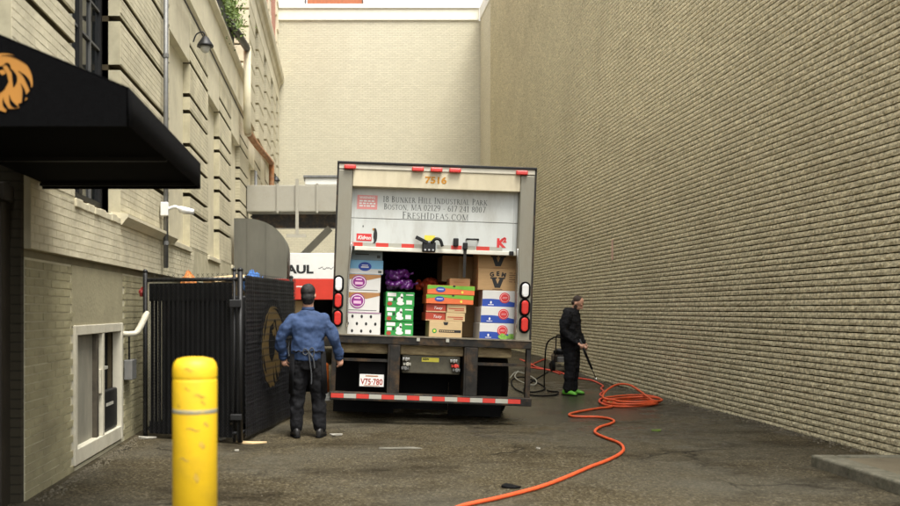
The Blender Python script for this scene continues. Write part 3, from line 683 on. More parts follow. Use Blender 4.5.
# wall lamps
wl = thing('wall_lamp', 'small white floodlight on an arm just below the end of the awning', 'lamp', (LX + .07, yd, 2.76))
b = MB(); b.box(-.05, .05, -.12, -.035, -.09, .09); b.build('mount', M_white, wl, bevel=.01)
b = MB(); b.tube(smooth_path([(.04, -.08, 0), (.14, -.08, .03), (.2, -.08, -.01)], 4), .022, 8); b.build('arm', M_white, wl, smooth=True)
b = MB(); b.loft([((.19, -.08, 0), .05, .045, (0, 1, 0), (0, 0, 1)), ((.25, -.08, -.015), .065, .05, (0, 1, 0), (0, 0, 1)), ((.38, -.08, -.035), .05, .035, (0, 1, 0), (0, 0, 1))], 12); b.build('lamp_head', M_clearlens, wl, smooth=True)
def hood_lamp(loc, label, sc):
    t = thing('wall_lamp', label, 'lamp', loc); t.scale = (sc, sc, sc)
    b = MB(); b.tube(smooth_path([(-.22, 0, .12), (-.16, 0, .26), (-.04, 0, .30), (0, 0, .2)], 5), .014, 7); b.build('bracket', M_blackmetal, t)
    b = MB(); b.lathe([(.03, .22), (.06, .2), (.15, .06), (.155, .03), (.13, .03)], (0, 0, 0), 16); b.build('hood', M_blackmetal, t, smooth=True)
    b = MB(); b.lathe([(.10, .035), (.08, -.03), (.05, -.07), (.02, -.085)], (0, 0, 0), 14); b.build('glass_bowl', mat('frosted_glass', (.45, .45, .42), .25), t, smooth=True)
    return t
hood_lamp((LX + .24, 14.1, 5.55), 'black hooded lamp with glass bowl high on the facade under the shrub', .85)
hood_lamp((LX + .24, 30.2, 5.75), 'tiny dark hooded lamp at the far end of the facade by the rusty pipe', .9)

# planter on the terrace edge
sp_ = thing('planter_shrub', 'leafy green shrub in black trough on the terrace edge above the lamp', 'shrub', (LX - .1, 18.9, 7.16))
b = MB(); b.box(-.2, .17, -1.9, .6, 0, .3); b.build('trough', M_blackmetal, sp_, bevel=.01)
b = MB()
for i in range(2600):
    a = random.random() * 6.28; c = Vector((.12 + .28 * random.gauss(0, .5), random.uniform(-1.9, .65), .42 + .42 * random.gauss(0, .5)))
    d = Vector((random.gauss(0, 1), random.gauss(0, 1), random.gauss(0, .6) + .3)).normalized(); u = d.orthogonal().normalized(); l = random.uniform(.05, .1)
    b.add([c, c + d * l * .5 + u * l * .3, c + d * l, c + d * l * .5 - u * l * .3], [(0, 1, 2, 3)])
fo = b.build('foliage', M_leaf, sp_); fo['kind'] = 'stuff'
b = MB()
for i in range(9):
    y = -1.8 + i * .28; b.tube([(0, y, .25), (.1 + .1 * random.random(), y + .1, .8)], .01, 5)
b.build('stem', mat('stem_bark', (.08, .06, .03), .8), sp_)

# ------------------------------------------------------------------ awning with the emblem
AX, AN, AF, AZ, VH = -1.075, 4.6, 7.0, 2.39, .2
aw = thing('awning', 'black canvas entrance awning with an amber animal emblem on its end', 'awning', (0, 0, 0))
TOPZ = 3.1
aw_m = MB()
prof = [(AX, AZ), (AX, AZ + VH), (LX + .01, TOPZ)]
nY = 14
for i in range(nY):               # top slope sags a little between hoops
    pass
def sag(t): return -.012 * math.sin(math.pi * ((t * 3) % 1))
def skin(name, pa, pb, n=24, th=.006, nx=1):
    b = MB(); vs_ = []
    for i in range(n + 1):
        t = i / n; y = AN + (AF - AN) * t; s_ = sag(t)
        for (x, z) in (pa, pb): vs_.append((x, y, z + (s_ if name == 'canopy' else 0)))
    b.add(vs_, [(2 * i, 2 * i + 1, 2 * i + 3, 2 * i + 2) for i in range(n)])
    o = b.build(name, M_canvas, aw, smooth=True); sd = o.modifiers.new('thick', 'SOLIDIFY'); sd.thickness = th; return o
skin('valance', (AX, AZ), (AX, AZ + VH)); skin('canopy', (AX, AZ + VH + .001), (LX + .01, TOPZ))
for y in (AN + .004, AF - .004):
    b = MB(); b.prism([(AX - .007, AZ), (AX - .007, AZ + VH - .002), (LX + .02, TOPZ - .012), (LX + .02, AZ)], .006, 'y', y - .003); b.build('end_panel', M_canvas, aw)
b = MB(); b.box(LX + .02, AX - .012, AN + .012, AF - .012, AZ + .05, AZ + .056); b.build('soffit', M_canvas, aw)
for y in (AN + .05, (AN + AF) / 2, AF - .05):
    b = MB(); b.beam((AX - .03, y, AZ + .03), (LX + .02, y, AZ + .03), .025, .025); b.build('frame_bar', M_blackmetal, aw)
def emblem(parent, name_prefix, C_, rad, place, m_fg, m_bg):
    """mane-like emblem: flame edged disc with dark crescents; place maps (a,b,layer) in emblem units to 3D"""
    def lay(name, polys, m, layer):
        b = MB()
        for k, p in enumerate(polys):
            n = len(p); v = [place(C_, rad, a, c, layer) for a, c in p] + [place(C_, rad, a, c, layer + .6) for a, c in p]
            b.add(v, [tuple(range(n)), tuple(range(n, 2 * n))[::-1]] + [(i, (i + 1) % n, n + (i + 1) % n, n + i) for i in range(n)])
        return b.build(name, m, parent)
    out = []
    for k in range(120):
        a = k / 120 * 360; t = R(a); ph = ((a - 20) % 40) / 40
        ph = ((a + 8) % 26) / 26; r = 1.0 - (.15 * (1 - ph) if 262 < a < 352 else .05 * ph if 110 < a <= 262 else 0)
        out.append((r * math.cos(t), r * math.sin(t)))
    lay(name_prefix, [out], m_fg, 1)
    def cres(cx, cz, r, a0, a1, w):
        o = []; i_ = []
        for k in range(13):
            t = k / 12; a = R(a0 + (a1 - a0) * t); ww = w * math.sin(math.pi * min(1, .08 + t * .92)) ** .8
            o.append((cx + (r + ww / 2) * math.cos(a), cz + (r + ww / 2) * math.sin(a))); i_.append((cx + (r - ww / 2) * math.cos(a), cz + (r - ww / 2) * math.sin(a)))
        return o + i_[::-1]
    def stroke(p0, p1, p2, w):
        o = []; i_ = []
        for k in range(15):
            t = k / 14; q = [(1 - t) ** 2 * p0[j] + 2 * t * (1 - t) * p1[j] + t * t * p2[j] for j in (0, 1)]
            d = [2 * (1 - t) * (p1[j] - p0[j]) + 2 * t * (p2[j] - p1[j]) for j in (0, 1)]; l = math.hypot(*d) or 1
            ww = w * (.12 + .88 * math.sin(math.pi * t ** 1.4)) / 2
            o.append((q[0] - d[1] / l * ww, q[1] + d[0] / l * ww)); i_.append((q[0] + d[1] / l * ww, q[1] - d[0] / l * ww))
        return o + i_[::-1]
    dark = [stroke((-.05, .92), (.45, .98), (.80, .62), .07), stroke((.52, .40), (.90, .18), (.93, -.30), .13), stroke((.60, -.02), (.82, -.36), (.64, -.70), .13),
            stroke((.22, -.40), (.26, -.80), (.52, -.80), .14), stroke((.02, -.50), (.0, -.78), (.22, -.90), .11), stroke((.0, .56), (.20, .78), (.26, .40), .10),
            stroke((.22, .52), (.50, .24), (.36, -.14), .17), stroke((-.4, .85), (-.7, .6), (-.85, .2), .1), stroke((-.9, .0), (-.85, -.4), (-.6, -.6), .1),
            [(-.30, .50), (-.02, .58), (.14, .30), (.20, .04), (.06, -.22), (-.12, -.36), (-.34, -.22), (-.42, .10)]]
    lay(name_prefix + '_marking', dark, m_bg, 2)
    lay(name_prefix + '_eye', [[(-.16, .40), (.05, .44), (.10, .30), (-.02, .26)]], m_fg, 3)
def place_end(C_, r, a, c, l): return (C_[0] + a * r, C_[1] - .002 * l, C_[2] + c * r)
emblem(aw, 'emblem', (-1.712, AN, 2.61), .152, place_end, M_lion, M_canvas)

# ------------------------------------------------------------------ bollard
bo = thing('bollard', 'bright yellow plastic-sleeved bollard with grey tape band standing in the foreground', 'bollard', (-.636, 4.0, 0))
b = MB(); b.lathe([(.0985, 0), (.0985, 1.135), (.0975, 1.142), (.0945, 1.146), (.0975, 1.150), (.0985, 1.156), (.0985, 1.19), (.093, 1.215), (.078, 1.232), (.045, 1.240), (.008, 1.242)], n=40); b.build('sleeve', M_yellow, bo, smooth=True)
b = MB()
for k in range(3): pass
b.lathe([(.0987, .995), (.0994, .996), (.0994, 1.013), (.0987, 1.014)], n=40); b.build('tape_band', mat('worn_grey_tape', (.23, .22, .16), .5, var=.15, dirt=((.55, .38, .04), 14, .9)), bo, smooth=True)
# scuffs
for (a, z, l, h) in ((-1.5, .93, .7, .010), (-1.1, .86, .3, .03), (-1.9, .80, .5, .012), (-1.35, .72, .25, .04), (-1.7, 1.19, .4, .01), (-0.9, .95, .3, .02), (-1.2, 1.075, .5, .012), (-1.75, 1.105, .3, .008), (-1.05, 1.045, .25, .01), (-2.2, 1.03, .2, .01)):
    b = MB(); vs_ = []
    for k in range(7):
        t = a + l * (k / 6 - .5); w = h * math.sin(math.pi * (k + .3) / 6.6)
        for zz in (z - w / 2, z + w / 2): vs_.append((.0992 * math.cos(t), .0992 * math.sin(t), zz + .006 * math.sin(k)))
    b.add(vs_, [(2 * k, 2 * k + 1, 2 * k + 3, 2 * k + 2) for k in range(6)]); b.build('scuff', mat('scuffed_plastic', (.42, .27, .03), .8, var=.4, vs_=30), bo)

# ------------------------------------------------------------------ chain link enclosure
fe = thing('chain_link_fence', 'black chain link enclosure with privacy slats and a printed screen beside the wall', 'fence', (0, 0, 0))
FA = Vector((-2.2, 10.27, 0)); FB = Vector((-1.07, 9.85, 0)); FC = Vector((-.63, 12.1, 0)); FH = 1.85
def fpt(A, B, t, z, off=0):
    d = (B - A); n = Vector((d.y, -d.x, 0)).normalized()
    return A + d * t + n * off + Vector((0, 0, z))
for (p, r) in ((FA, .026), (FB, .03), (FC, .026), (FA + (FB - FA) * .94, .018)):
    b = MB(); b.tube([p, p + Vector((0, 0, FH + .03))], r, 12); q = b.build('post', M_blackmetal, fe, smooth=True)
    b = MB(); b.lathe([(r + .003, 0), (r + .003, .015), (r * .7, .03), (.004, .036)], tuple(p + Vector((0, 0, FH + .03))), 12); b.build('cap', M_blackmetal, q, smooth=True)
for (A, B) in ((FA, FB), (FB, FC)):
    for z in (FH - .06, .1):
        b = MB(); b.tube([fpt(A, B, .03, z), fpt(A, B, .97, z)], .022, 10); b.build('rail', M_blackmetal, fe, smooth=True)
nsl = 21
for i in range(nsl):
    t = .085 + .80 * i / (nsl - 1)
    a = fpt(FA, FB, t, 0, .012); d = (FB - FA).normalized() * .0195
    b = MB(); n_ = Vector((d.y, -d.x, 0)).normalized() * .004
    q = [a - d - n_, a + d - n_, a + d + n_, a - d + n_]
    z0, z1 = .06 + .012 * (i % 3), FH - .28 + .02 * random.random()
    b.add([v + Vector((0, 0, z0)) for v in q] + [v + Vector((0, 0, z1)) for v in q], [(3,2,1,0),(4,5,6,7),(0,1,5,4),(1,2,6,5),(2,3,7,6),(3,0,4,7)])
    b.build('slat', M_black, fe)
b = MB(); b.add([fpt(FA, FB, .06, FH - .30, .03), fpt(FA, FB, .93, FH - .30, .03), fpt(FA, FB, .93, FH - .1, .03), fpt(FA, FB, .06, FH - .1, .03)], [(0, 1, 2, 3)])
o = b.build('top_band', M_black, fe); o.modifiers.new('t', 'SOLIDIFY').thickness = .006
b = MB(); b.add([fpt(FA, FB, .06, .05, .03), fpt(FA, FB, .93, .05, .03), fpt(FA, FB, .93, .19, .03), fpt(FA, FB, .06, .19, .03)], [(0, 1, 2, 3)])
o = b.build('bottom_band', M_black, fe); o.modifiers.new('t', 'SOLIDIFY').thickness = .006
def chain(A, B, z0, z1, off, cell, r, spikes=True):
    b = MB(); L_ = (B - A).length; n = int(L_ / cell); hz = cell * .55; nz = int((z1 - z0) / hz)
    for i in range(n + 1):
        for sgn in (0, 1):
            pts = []
            for k in range(nz + 1):
                t = (i + .5 * ((k + sgn) % 2)) * cell / L_
                if t > 1: t = 1
                pts.append(fpt(A, B, t, z0 + k * hz, off + (.004 if k % 2 else -.004)))
            if spikes: pts.append(fpt(A, B, min(1, (i + .5 * ((nz + sgn + 1) % 2)) * cell / L_), z0 + (nz + .9) * hz, off))
            b.tube(pts, r, 3)
    return b
b = chain(FA, FB, .05, FH - .02, .034, .062, .0026); o = b.build('chain_link_mesh', mat('black_vinyl_wire', (.03, .03, .03), .35, var=.3), fe); o['kind'] = 'stuff'
# screen on the long side: horizontal weave bands
vb_ = MB(); ns = 30
sc_pts = []
NZ, NT = 74, 40
for k in range(NZ + 1):
    for j in range(NT + 1):
        t = .02 + .96 * j / NT; z = .04 + (FH - .06) * k / NZ
        wv_ = .012 * math.sin(j * .9 + k * .15) + .02 * math.sin(j * .33 + 1)
        sc_pts.append(fpt(FB, FC, t, z, .03 + .010 * (k % 2) + wv_ * .5))
vb_.add(sc_pts, [(k * (NT + 1) + j, k * (NT + 1) + j + 1, (k + 1) * (NT + 1) + j + 1, (k + 1) * (NT + 1) + j) for k in range(NZ) for j in range(NT)])
M_screen = mat('woven_screen', (.006, .006, .0065), .5, var=.5, vs_=18, bump=.5, bs=50)
scr = vb_.build('screen', M_screen, fe); scr.modifiers.new('t', 'SOLIDIFY').thickness = .003
b = chain(FB, FC, .05, FH - .02, .060, .075, .0032); o = b.build('chain_link_mesh', mat('glossy_black_wire', (.024, .024, .026), .28, var=.3), fe); o['kind'] = 'stuff'
def place_side(C_, r, a, c, l):
    A, B = FB, FC; L_ = (B - A).length
    return fpt(A, B, C_[0] + a * r / L_, C_[2] + c * r, .058 + .0025 * l)
b = MB(); pr = [place_side((.50, 0, 1.0), .58, math.cos(R(k * 9)), math.sin(R(k * 9)), -1) for k in range(40)]
b.add(pr, [tuple(range(40))]); o = b.build('emblem_disc', M_black, fe); o.modifiers.new('t', 'SOLIDIFY').thickness = .002
emblem(fe, 'emblem', (.50, 0, 1.0), .50, place_side, M_gold, M_black)
# gate hardware
b = MB(); q = fpt(FA, FB, .965, 1.52, .05); b.box(q.x - .06, q.x + .07, q.y - .03, q.y + .03, q.z - .045, q.z + .045); b.build('latch', M_blackmetal, fe, bevel=.01)
b = MB(); q = fpt(FA, FB, .965, .28, .05); b.box(q.x - .05, q.x + .08, q.y - .03, q.y + .03, q.z - .035, q.z + .035); b.build('hinge', M_blackmetal, fe, bevel=.01)
b = MB(); b.tube([fpt(FA, FB, .985, .1, .0), fpt(FA, FB, .985, FH - .2, .0)], .012, 8); b.build('drop_rod', M_galv, fe, smooth=True)
# refuse heaped behind the fence
def crumple(name, label, cat, loc, sx, sy, sz, m, n=14, amp=.25, group=None):
    b = MB(); b.ball((0, 0, sz), sx, sy, sz, n, 9)
    rr = random.Random(len(label) * 31 + int(sx * 1000))
    b.v = [(x * (1 + rr.uniform(-amp, amp)), y * (1 + rr.uniform(-amp, amp)), max(.002, z * (1 + rr.uniform(-amp, amp)))) for x, y, z in b.v]
    o = b.build(name, m); o.location = loc; tag(o, label, cat, group); return o
db = thing('dumpster', 'dark waste container standing inside the black fence', 'dumpster', (-1.5, 11.05, 0))
b = MB(); b.box(-.55, .5, -.45, .55, .12, 1.62); b.build('body', M_blackmetal, db, bevel=.02)
for x in (-.45, .4):
    b = MB(); b.lathe([(.06, -.02), (.06, .02)], (x, -.35, .06), 12, 'x'); b.build('wheel', M_black, db)
def cardboard(loc, rz, size, m, label):
    t = thing('cardboard_box', label, 'box', loc, rz); t.rotation_euler = (R(6), R(-7), rz)
    b = MB(); w, d, h = size; b.box(-w / 2, w / 2, -d / 2, d / 2, 0, h); b.build('carton', m, t, bevel=.006)
    b = MB(); b.box(-w / 2 - .01, w / 2 + .01, -d / 2 - .16, -d / 2, h - .012, h - .004); b.build('flap', m, t)
cardboard((-1.35, 11.0, 1.635), .5, (.5, .3, .22), M_kraftp, 'open kraft carton thrown on the waste container behind the fence')
crumple('plastic_bag', 'crumpled blue plastic bag on the waste container behind the fence', 'bag', (-1.02, 10.75, 1.625), .12, .12, .13, mat('blue_plastic', (.10, .25, .6), .3, var=.3))
crumple('food_wrapper', 'orange paper wrapper on top of the rubbish behind the fence', 'wrapper', (-1.78, 10.72, 1.62), .09, .07, .13, mat('orange_paper', (.6, .22, .06), .6, var=.3))
crumple('plastic_bag', 'small red plastic bag squeezed between fence post and wall', 'bag', (-2.255, 10.34, 1.60), .032, .04, .05, mat('red_plastic', (.34, .04, .035), .5, var=.4, vs_=25))
o = bpy.data.objects[-1] if False else None

# ------------------------------------------------------------------ litter
g = G(220, 441); crumple('plastic_bag', 'crumpled white plastic bag lying at the foot of the fence corner', 'bag', g, .055, .05, .05, M_litter, amp=.35)
def flat_scrap(name, label, cat, px, py, w, d, m, rz=0.):
    g = G(px, py, .004); b = MB(); rr = random.Random(px * 7 + py); n = 9
    top = [(w * .5 * math.cos(6.283 * k / n) * rr.uniform(.7, 1.1), d * .5 * math.sin(6.283 * k / n) * rr.uniform(.7, 1.1), rr.uniform(.004, .02)) for k in range(n)]
    b.add(top + [(x, y, 0) for x, y, z in top] + [(0, 0, .018)], [(k, (k + 1) % n, 2 * n) for k in range(n)] + [(k, n + k, n + (k + 1) % n, (k + 1) % n) for k in range(n)] + [tuple(range(n, 2 * n))[::-1]])
    o = b.build(name, m); o.location = g; o.rotation_euler[2] = rz; return tag(o, label, cat)
flat_scrap('cardboard_scrap', 'flattened wet cardboard under the fence corner beside the white bag', 'cardboard', 250, 443, .34, .2, M_kraftp)
flat_scrap('paper_scrap', 'torn white paper lying on asphalt right of the black-trousered man', 'paper', 336, 435, .16, .12, M_litter)
flat_scrap('paper_scrap', 'pale paper strip lying at the foot of the hatch by the fence post', 'paper', 147, 438, .22, .14, M_litter)
flat_scrap('paper_scrap', 'tiny white scrap on the asphalt in front of the bollard and fence', 'paper', 237, 451, .06, .05, M_litter)
flat_scrap('paper_scrap', 'long thin pale scrape mark on asphalt below the licence plate', 'paper', 398, 449, .5, .02, mat('grey_scrape', (.17, .16, .125), .9), .05)  # scrap shape used for a pale scrape on the asphalt
flat_scrap('drain_rag', 'flat black rag on the asphalt beside the orange hose', 'rag', 511, 487, .17, .16, M_black)
flat_scrap('paper_scrap', 'small pale chip on the asphalt between truck and hose', 'paper', 538, 449, .05, .05, M_litter)
flat_scrap('weed_tuft', 'small green weed flattened on asphalt right of the hose coil', 'weed', 656, 431, .12, .1, M_leaf)

# grit and crumbs washed against the foot of the walls
b = MB(); rr = random.Random(21)
def crumb(x, y, r_):
    z = gz(x, y); q = [(rr.uniform(.6, 1.2) * r_ * math.cos(a), rr.uniform(.6, 1.2) * r_ * math.sin(a)) for a in (0, 1.25, 2.5, 3.8, 5.0)]
    b.add([(x + u, y + v, z - .004) for u, v in q] + [(x + u * .6, y + v * .6, z + r_ * rr.uniform(.4, .9)) for u, v in q], [(5, 6, 7, 8, 9)] + [(i, (i + 1) % 5, 5 + (i + 1) % 5, 5 + i) for i in range(5)])
for i in range(900): crumb(WX - .015 - abs(rr.gauss(0, .09)), rr.uniform(8.3, 24), rr.uniform(.006, .022))
for i in range(500): crumb(LX + .02 + abs(rr.gauss(0, .08)), rr.uniform(6.8, 10.2), rr.uniform(.004, .014))
for i in range(420): crumb(rr.uniform(-2.1, 5.0), rr.uniform(5.2, 15), rr.uniform(.004, .010))
gv = b.build('gravel', mat('grit', (.11, .095, .065), .9, var=.5, vs_=15, world_space=True)); gv['kind'] = 'stuff'; tag(gv, 'loose grit and crumbs along the foot of the walls', 'gravel')
# ------------------------------------------------------------------ overhead duct, canopy panel
du = thing('overhead_duct', 'grey sheet metal duct bridging the alley behind the truck', 'duct', (0, 23.0, 0))
b = MB(); b.box(-2.3, 3.2, -.3, .5, 3.94, 4.6); b.build('casing', M_duct, du, bevel=.01)
for x in (-1.55, -.55, .6, 1.8):
    b = MB(); b.box(x, x + .05, -.34, .54, 3.9, 4.64); b.build('flange', M_duct, du)
b = MB(); b.box(-2.2, 3.2, .0, .3, 3.55, 3.9); b.build('support_beam', M_darksteel, du)
b = MB(); b.beam((-.2, -.2, 3.52), (-1.22, -.2, 2.5), .12, .17); b.build('brace', mat('olive_steel', (.055, .05, .034), .6, var=.2), du)
b = MB(); b.box(-1.07, -.99, -.36, -.30, 3.35, 4.75); b.build('hanger', M_duct, du)
b = MB(); b.box(-1.3, -.8, -.36, -.28, 3.28, 3.36); b.build('hanger_foot', M_duct, du)
ac = thing('rooftop_unit', 'white boxed unit sitting on the overhead duct', 'unit', (0, 23.0, 4.6))
b = MB(); b.box(-.84, 1.2, -.2, .45, .02, .2); b.build('casing', M_white, ac, bevel=.02)
b = MB(); b.box(-.88, 1.24, -.24, .49, .2, .26); b.build('lid', M_galv, ac, bevel=.01)
ca = thing('dock_canopy', 'curved grey panelled canopy projecting from the facade behind the fence', 'canopy', (LX, 19.9, 0))
pr = [(0.02, 2.16), (1.19, 2.16), (1.19, 2.78)] + [(.25 + .94 * math.cos(R(a)), 2.78 + .70 * math.sin(R(a))) for a in range(10, 91, 10)] + [(.02, 3.48)]
b = MB(); b.prism(pr, .04, 'y', 0); b.build('end_panel', M_canopy, ca)
for k in range(2):
    b = MB(); x = .3 + k * .42; b.box(x, x + .012, -.012, -.001, 2.18, 3.42 if x < .4 else 2.78 + .66 * math.sqrt(max(0, 1 - ((x - .25) / .94) ** 2))); b.build('rib', M_canopy, ca)
b = MB(); o_ = []
cur = [(1.19, 2.16), (1.19, 2.78)] + [(.25 + .94 * math.cos(R(a)), 2.78 + .70 * math.sin(R(a))) for a in range(10, 91, 10)] + [(.02, 3.48)]
b.add([(x, y, z) for y in (.04, 1.3) for x, z in cur], [(i, i + 1, len(cur) + i + 1, len(cur) + i) for i in range(len(cur) - 1)])
o = b.build('shell', M_canopy, ca, smooth=True); o.modifiers.new('t', 'SOLIDIFY').thickness = .03

# ------------------------------------------------------------------ delivery truck
TY, TS, TT = 11.5, F / 11.5, R(2.0)
T0 = Vector(((428 - CX) / TS, TY, CH + (CY - 423) / TS))
tr = thing('delivery_truck', 'white produce delivery truck seen from behind with its roll door half open', 'truck', T0, rot=(0, TT, 0))
TI = (Matrix.Translation(T0) @ Matrix.Rotation(TT, 4, 'Y')).inverted()
def T(px, py, d=0.): v = TI @ P(px, py, TY + d); return v.x, v.z
FL = 1.09; HW = 1.26; TOP = 3.30; BL = 6.6
def tp(name, m, *boxes, bevel=0., parent=None):
    b = MB()
    for q in boxes: b.box(*q)
    return b.build(name, m, parent or tr, bevel=bevel)
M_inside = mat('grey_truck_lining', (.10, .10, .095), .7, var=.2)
tp('side_wall', M_doorwhite, (-HW, -HW + .04, .06, BL, 1.0, TOP - .02)); tp('side_wall', M_doorwhite, (HW - .04, HW, .06, BL, 1.0, TOP - .02))
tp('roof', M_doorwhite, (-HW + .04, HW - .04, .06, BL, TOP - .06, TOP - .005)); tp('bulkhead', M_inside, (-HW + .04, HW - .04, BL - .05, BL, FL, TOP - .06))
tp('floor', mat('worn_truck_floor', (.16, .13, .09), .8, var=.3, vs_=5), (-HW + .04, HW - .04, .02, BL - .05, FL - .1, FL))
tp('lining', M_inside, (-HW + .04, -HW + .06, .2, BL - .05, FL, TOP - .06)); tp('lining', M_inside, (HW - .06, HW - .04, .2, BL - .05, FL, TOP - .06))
# rear frame
PW = .19
for sx in (-1, 1):
    x0, x1 = sorted((sx * HW, sx * (HW - PW)))
    tp('rear_post', M_steel, (x0, x1, -.03, .1, FL - .02, TOP - .1), bevel=.012)
    tp('post_trim', M_darksteel, (sx * HW - .012, sx * HW + .012, -.036, .1, FL, TOP - .02))
tp('header', M_header, (-HW + PW + .003, HW - PW - .003, -.022, .1, 2.99, TOP - .093), bevel=.006)
tp('top_rail', mat('dull_white_rail', (.62, .58, .47), .5, var=.1), (-HW, HW, -.034, .1, TOP - .092, TOP - .028), bevel=.006)
tp('roof_edge', M_blackmetal, (-HW - .012, HW + .012, -.05, .1, TOP - .028, TOP + .002), bevel=.005)
for px in (350, 417.5, 436, 454.5, 521):
    x, z = T(px, 169 + (px - 350) * .038)
    q = tp('marker_light', M_redlens, (x - .075, x + .075, -.075, -.034, TOP - .10, TOP - .045), bevel=.012)
x, z = T(436, 180)
sans('7516', .115, M_orange_ink, tr, x - .005, 3.062, -.023, align='CENTER', bold=.004, width=.275)
# roll door, inset, half way down
DY = .10; DB = T(430, 252.3)[1]
seam = T(430, 219.6)[1]
door = tp('roll_door', M_doorwhite, (-HW + PW + .0, HW - PW - .0, DY, DY + .03, seam + .004, 3.1), (-HW + PW, HW - PW, DY + .001, DY + .03, DB + .05, seam - .004))
tp('door_rail', mat('pale_rail', (.68, .66, .56), .5, var=.1), (-HW + PW, HW - PW, DY - .02, DY + .035, DB, DB + .05), bevel=.006, parent=door)
for px in (354, 515):
    x, _ = T(px, 220); tp('panel_rivet_line', mat('door_crease', (.50, .50, .47), .5), (x - .004, x + .004, DY - .003, DY, DB + .05, 2.97), parent=door)
dx0, dx1 = T(352, 243)[0], T(513, 243)[0]; tz0, tz1 = DB + .055, DB + .105
pat = [(352, 363, 'r'), (363, 376, 'w'), (376, 389, 'r'), (389, 402, 'w'), (402, 415, 'r'), (415, 424, 'w'), (438, 452, 'w'), (452, 463, 'r'), (466, 477, 'w'), (477.5, 491, 'r'), (491, 504, 'w')]
for a, c, k in pat:
    sheet('reflective_tape', [rect(T(a, 246)[0], T(c, 246)[0] - .002, tz0, tz1)], M_redtape if k == 'r' else M_whitetape, door, DY)
# lettering on the door
def tl(x0, x1, py, body, cap, small):
    a, z = T(x0, py); c, _ = T(x1, py); z = T((x0 + x1) / 2, py)[1]
    serif(body, cap, small, M_ink, door, a, c, z, DY)
tl(383, 489, 202.8, '18 Bunker Hill Industrial Park', .078, .066)
tl(384, 487, 210.2, 'Boston, MA 02129 - 617 241 8007', .076, .064)
# third line straddles the seam just above it
a, z = T(402.5, 219.2); c, _ = T(470, 219.2); serif('FreshIdeas.com', .088, .076, M_ink, door, a, c, seam + .014, DY)
# warning sticker
a, z0 = T(357, 208); c, z1 = T(378, 194.5)
st = sheet('warning_sticker', [rect(a, c, z0, z1)], M_pink, door, DY)
sans('WARNING', .045, M_whiteprint, st, (a + c) / 2, z1 - .047, DY - .002, align='CENTER', width=.2, bold=.001)
for k in range(3):
    zz = z1 - .075 - k * .032; n = 4 + k % 2; xs_ = a + .03
    polys = []
    while xs_ < c - .05:
        w = random.uniform(.02, .05); polys.append(rect(xs_, min(xs_ + w, c - .025), zz - .009, zz + .009)); xs_ += w + .012
    sheet('print_line', polys, M_whiteprint, st, DY - .002)
# maker's badge with penguin
a, z0 = T(356.5, 240); c, z1 = T(372, 233.2)
bd = sheet('maker_badge', [rect(a, c, z0, z1)], M_red_ink, door, DY)
sans('Kidron', .068, M_whiteprint, bd, a + .015, z0 + .02, DY - .002, shear=.3, width=(c - a) * .86, bold=.002)
cx, cz = T(374.7, 235)
pg = [(-.015, .085), (.0, .098), (.016, .094), (.026, .075), (.036, .03), (.036, -.03), (.026, -.075), (.014, -.088), (-.006, -.088), (-.004, -.06), (-.014, -.02), (-.012, .03), (-.004, .06)]
pn = sheet('penguin_print', [[(cx + x, cz + z) for x, z in pg]], M_blackprint, door, DY - .002)
sheet('beak_print', [[(cx - .03, cz + .089), (cx - .012, cz + .096), (cx - .006, cz + .07), (cx - .012, cz + .062)]], M_orange_ink, pn, DY - .004)
sheet('foot_print', [[(cx - .02, cz - .098), (cx + .02, cz - .098), (cx + .012, cz - .088), (cx - .008, cz - .088)]], M_blackprint, pn, DY - .004)
x, z = T(363.3, 225.5); sheet('tick_print', [rect(x - .006, x + .006, z - .012, z + .012)], M_blackprint, door, DY)
# K2 in red
x, z = T(498, 246.3); sans('K', .15, M_red_ink, door, x, z, DY, bold=.01); x2, _ = T(504.4, 242); sans('2', .085, M_red_ink, door, x2, z + .062, DY, bold=.006)
# latch, handle
x, z = T(431, 237.5); sheet('yellow_sticker', [rect(x - .075, x + .06, z - .035, z + .035)], M_yellowlab, door, DY - .001)
x, z = T(429.5, 245)
lt = tp('latch', M_blackmetal, (x - .085, x + .085, DY - .06, DY - .003, z - .085, z + .045), bevel=.012, parent=door)
b = MB(); b.beam((x - .02, DY - .05, z + .03), (x - .175, DY - .06, z + .10), .03, .045); b.build('latch_lever', M_blackmetal, lt, bevel=.006)
b = MB(); b.tube(smooth_path([(x + .03, DY - .05, z + .03), (x + .08, DY - .06, z + .085), (x + .14, DY - .06, z + .07), (x + .17, DY - .06, z - .01)], 4), .02, 8); b.build('latch_hook', M_blackmetal, lt, smooth=True)
for sx in (-.05, 0, .05):
    b = MB(); b.lathe([(.012, -.075), (.012, -.055)], (x + sx, DY, z - .06), 8, 'y'); b.build('bolt', M_chrome, lt)
x, z = T(456.5, 242); kp_ = tp('keeper', M_blackmetal, (x - .03, x + .035, DY - .045, DY - .003, z - .05, z + .055), bevel=.01, parent=door)
x, z = T(466, 246); tp('strap_bracket', M_blackmetal, (x - .03, x + .03, DY - .045, DY - .003, z - .04, z + .05), bevel=.01, parent=door)
b = MB(); za = z - .04; b.add([(x - .02, DY - .03, za), (x + .02, DY - .03, za), (x + .022, DY + .0, za - .36), (x - .014, DY + .0, za - .36)], [(0, 1, 2, 3)]); o = b.build('pull_strap', mat('webbing', (.03, .028, .025), .9), door); o.modifiers.new('t', 'SOLIDIFY').thickness = .004
x, z = T(473.5, 239); b = MB(); b.tube([(x - .075, DY - .003, z), (x - .075, DY - .04, z), (x + .075, DY - .04, z), (x + .075, DY - .003, z)], .013, 8); b.build('grab_handle', M_blackmetal, door, smooth=True)
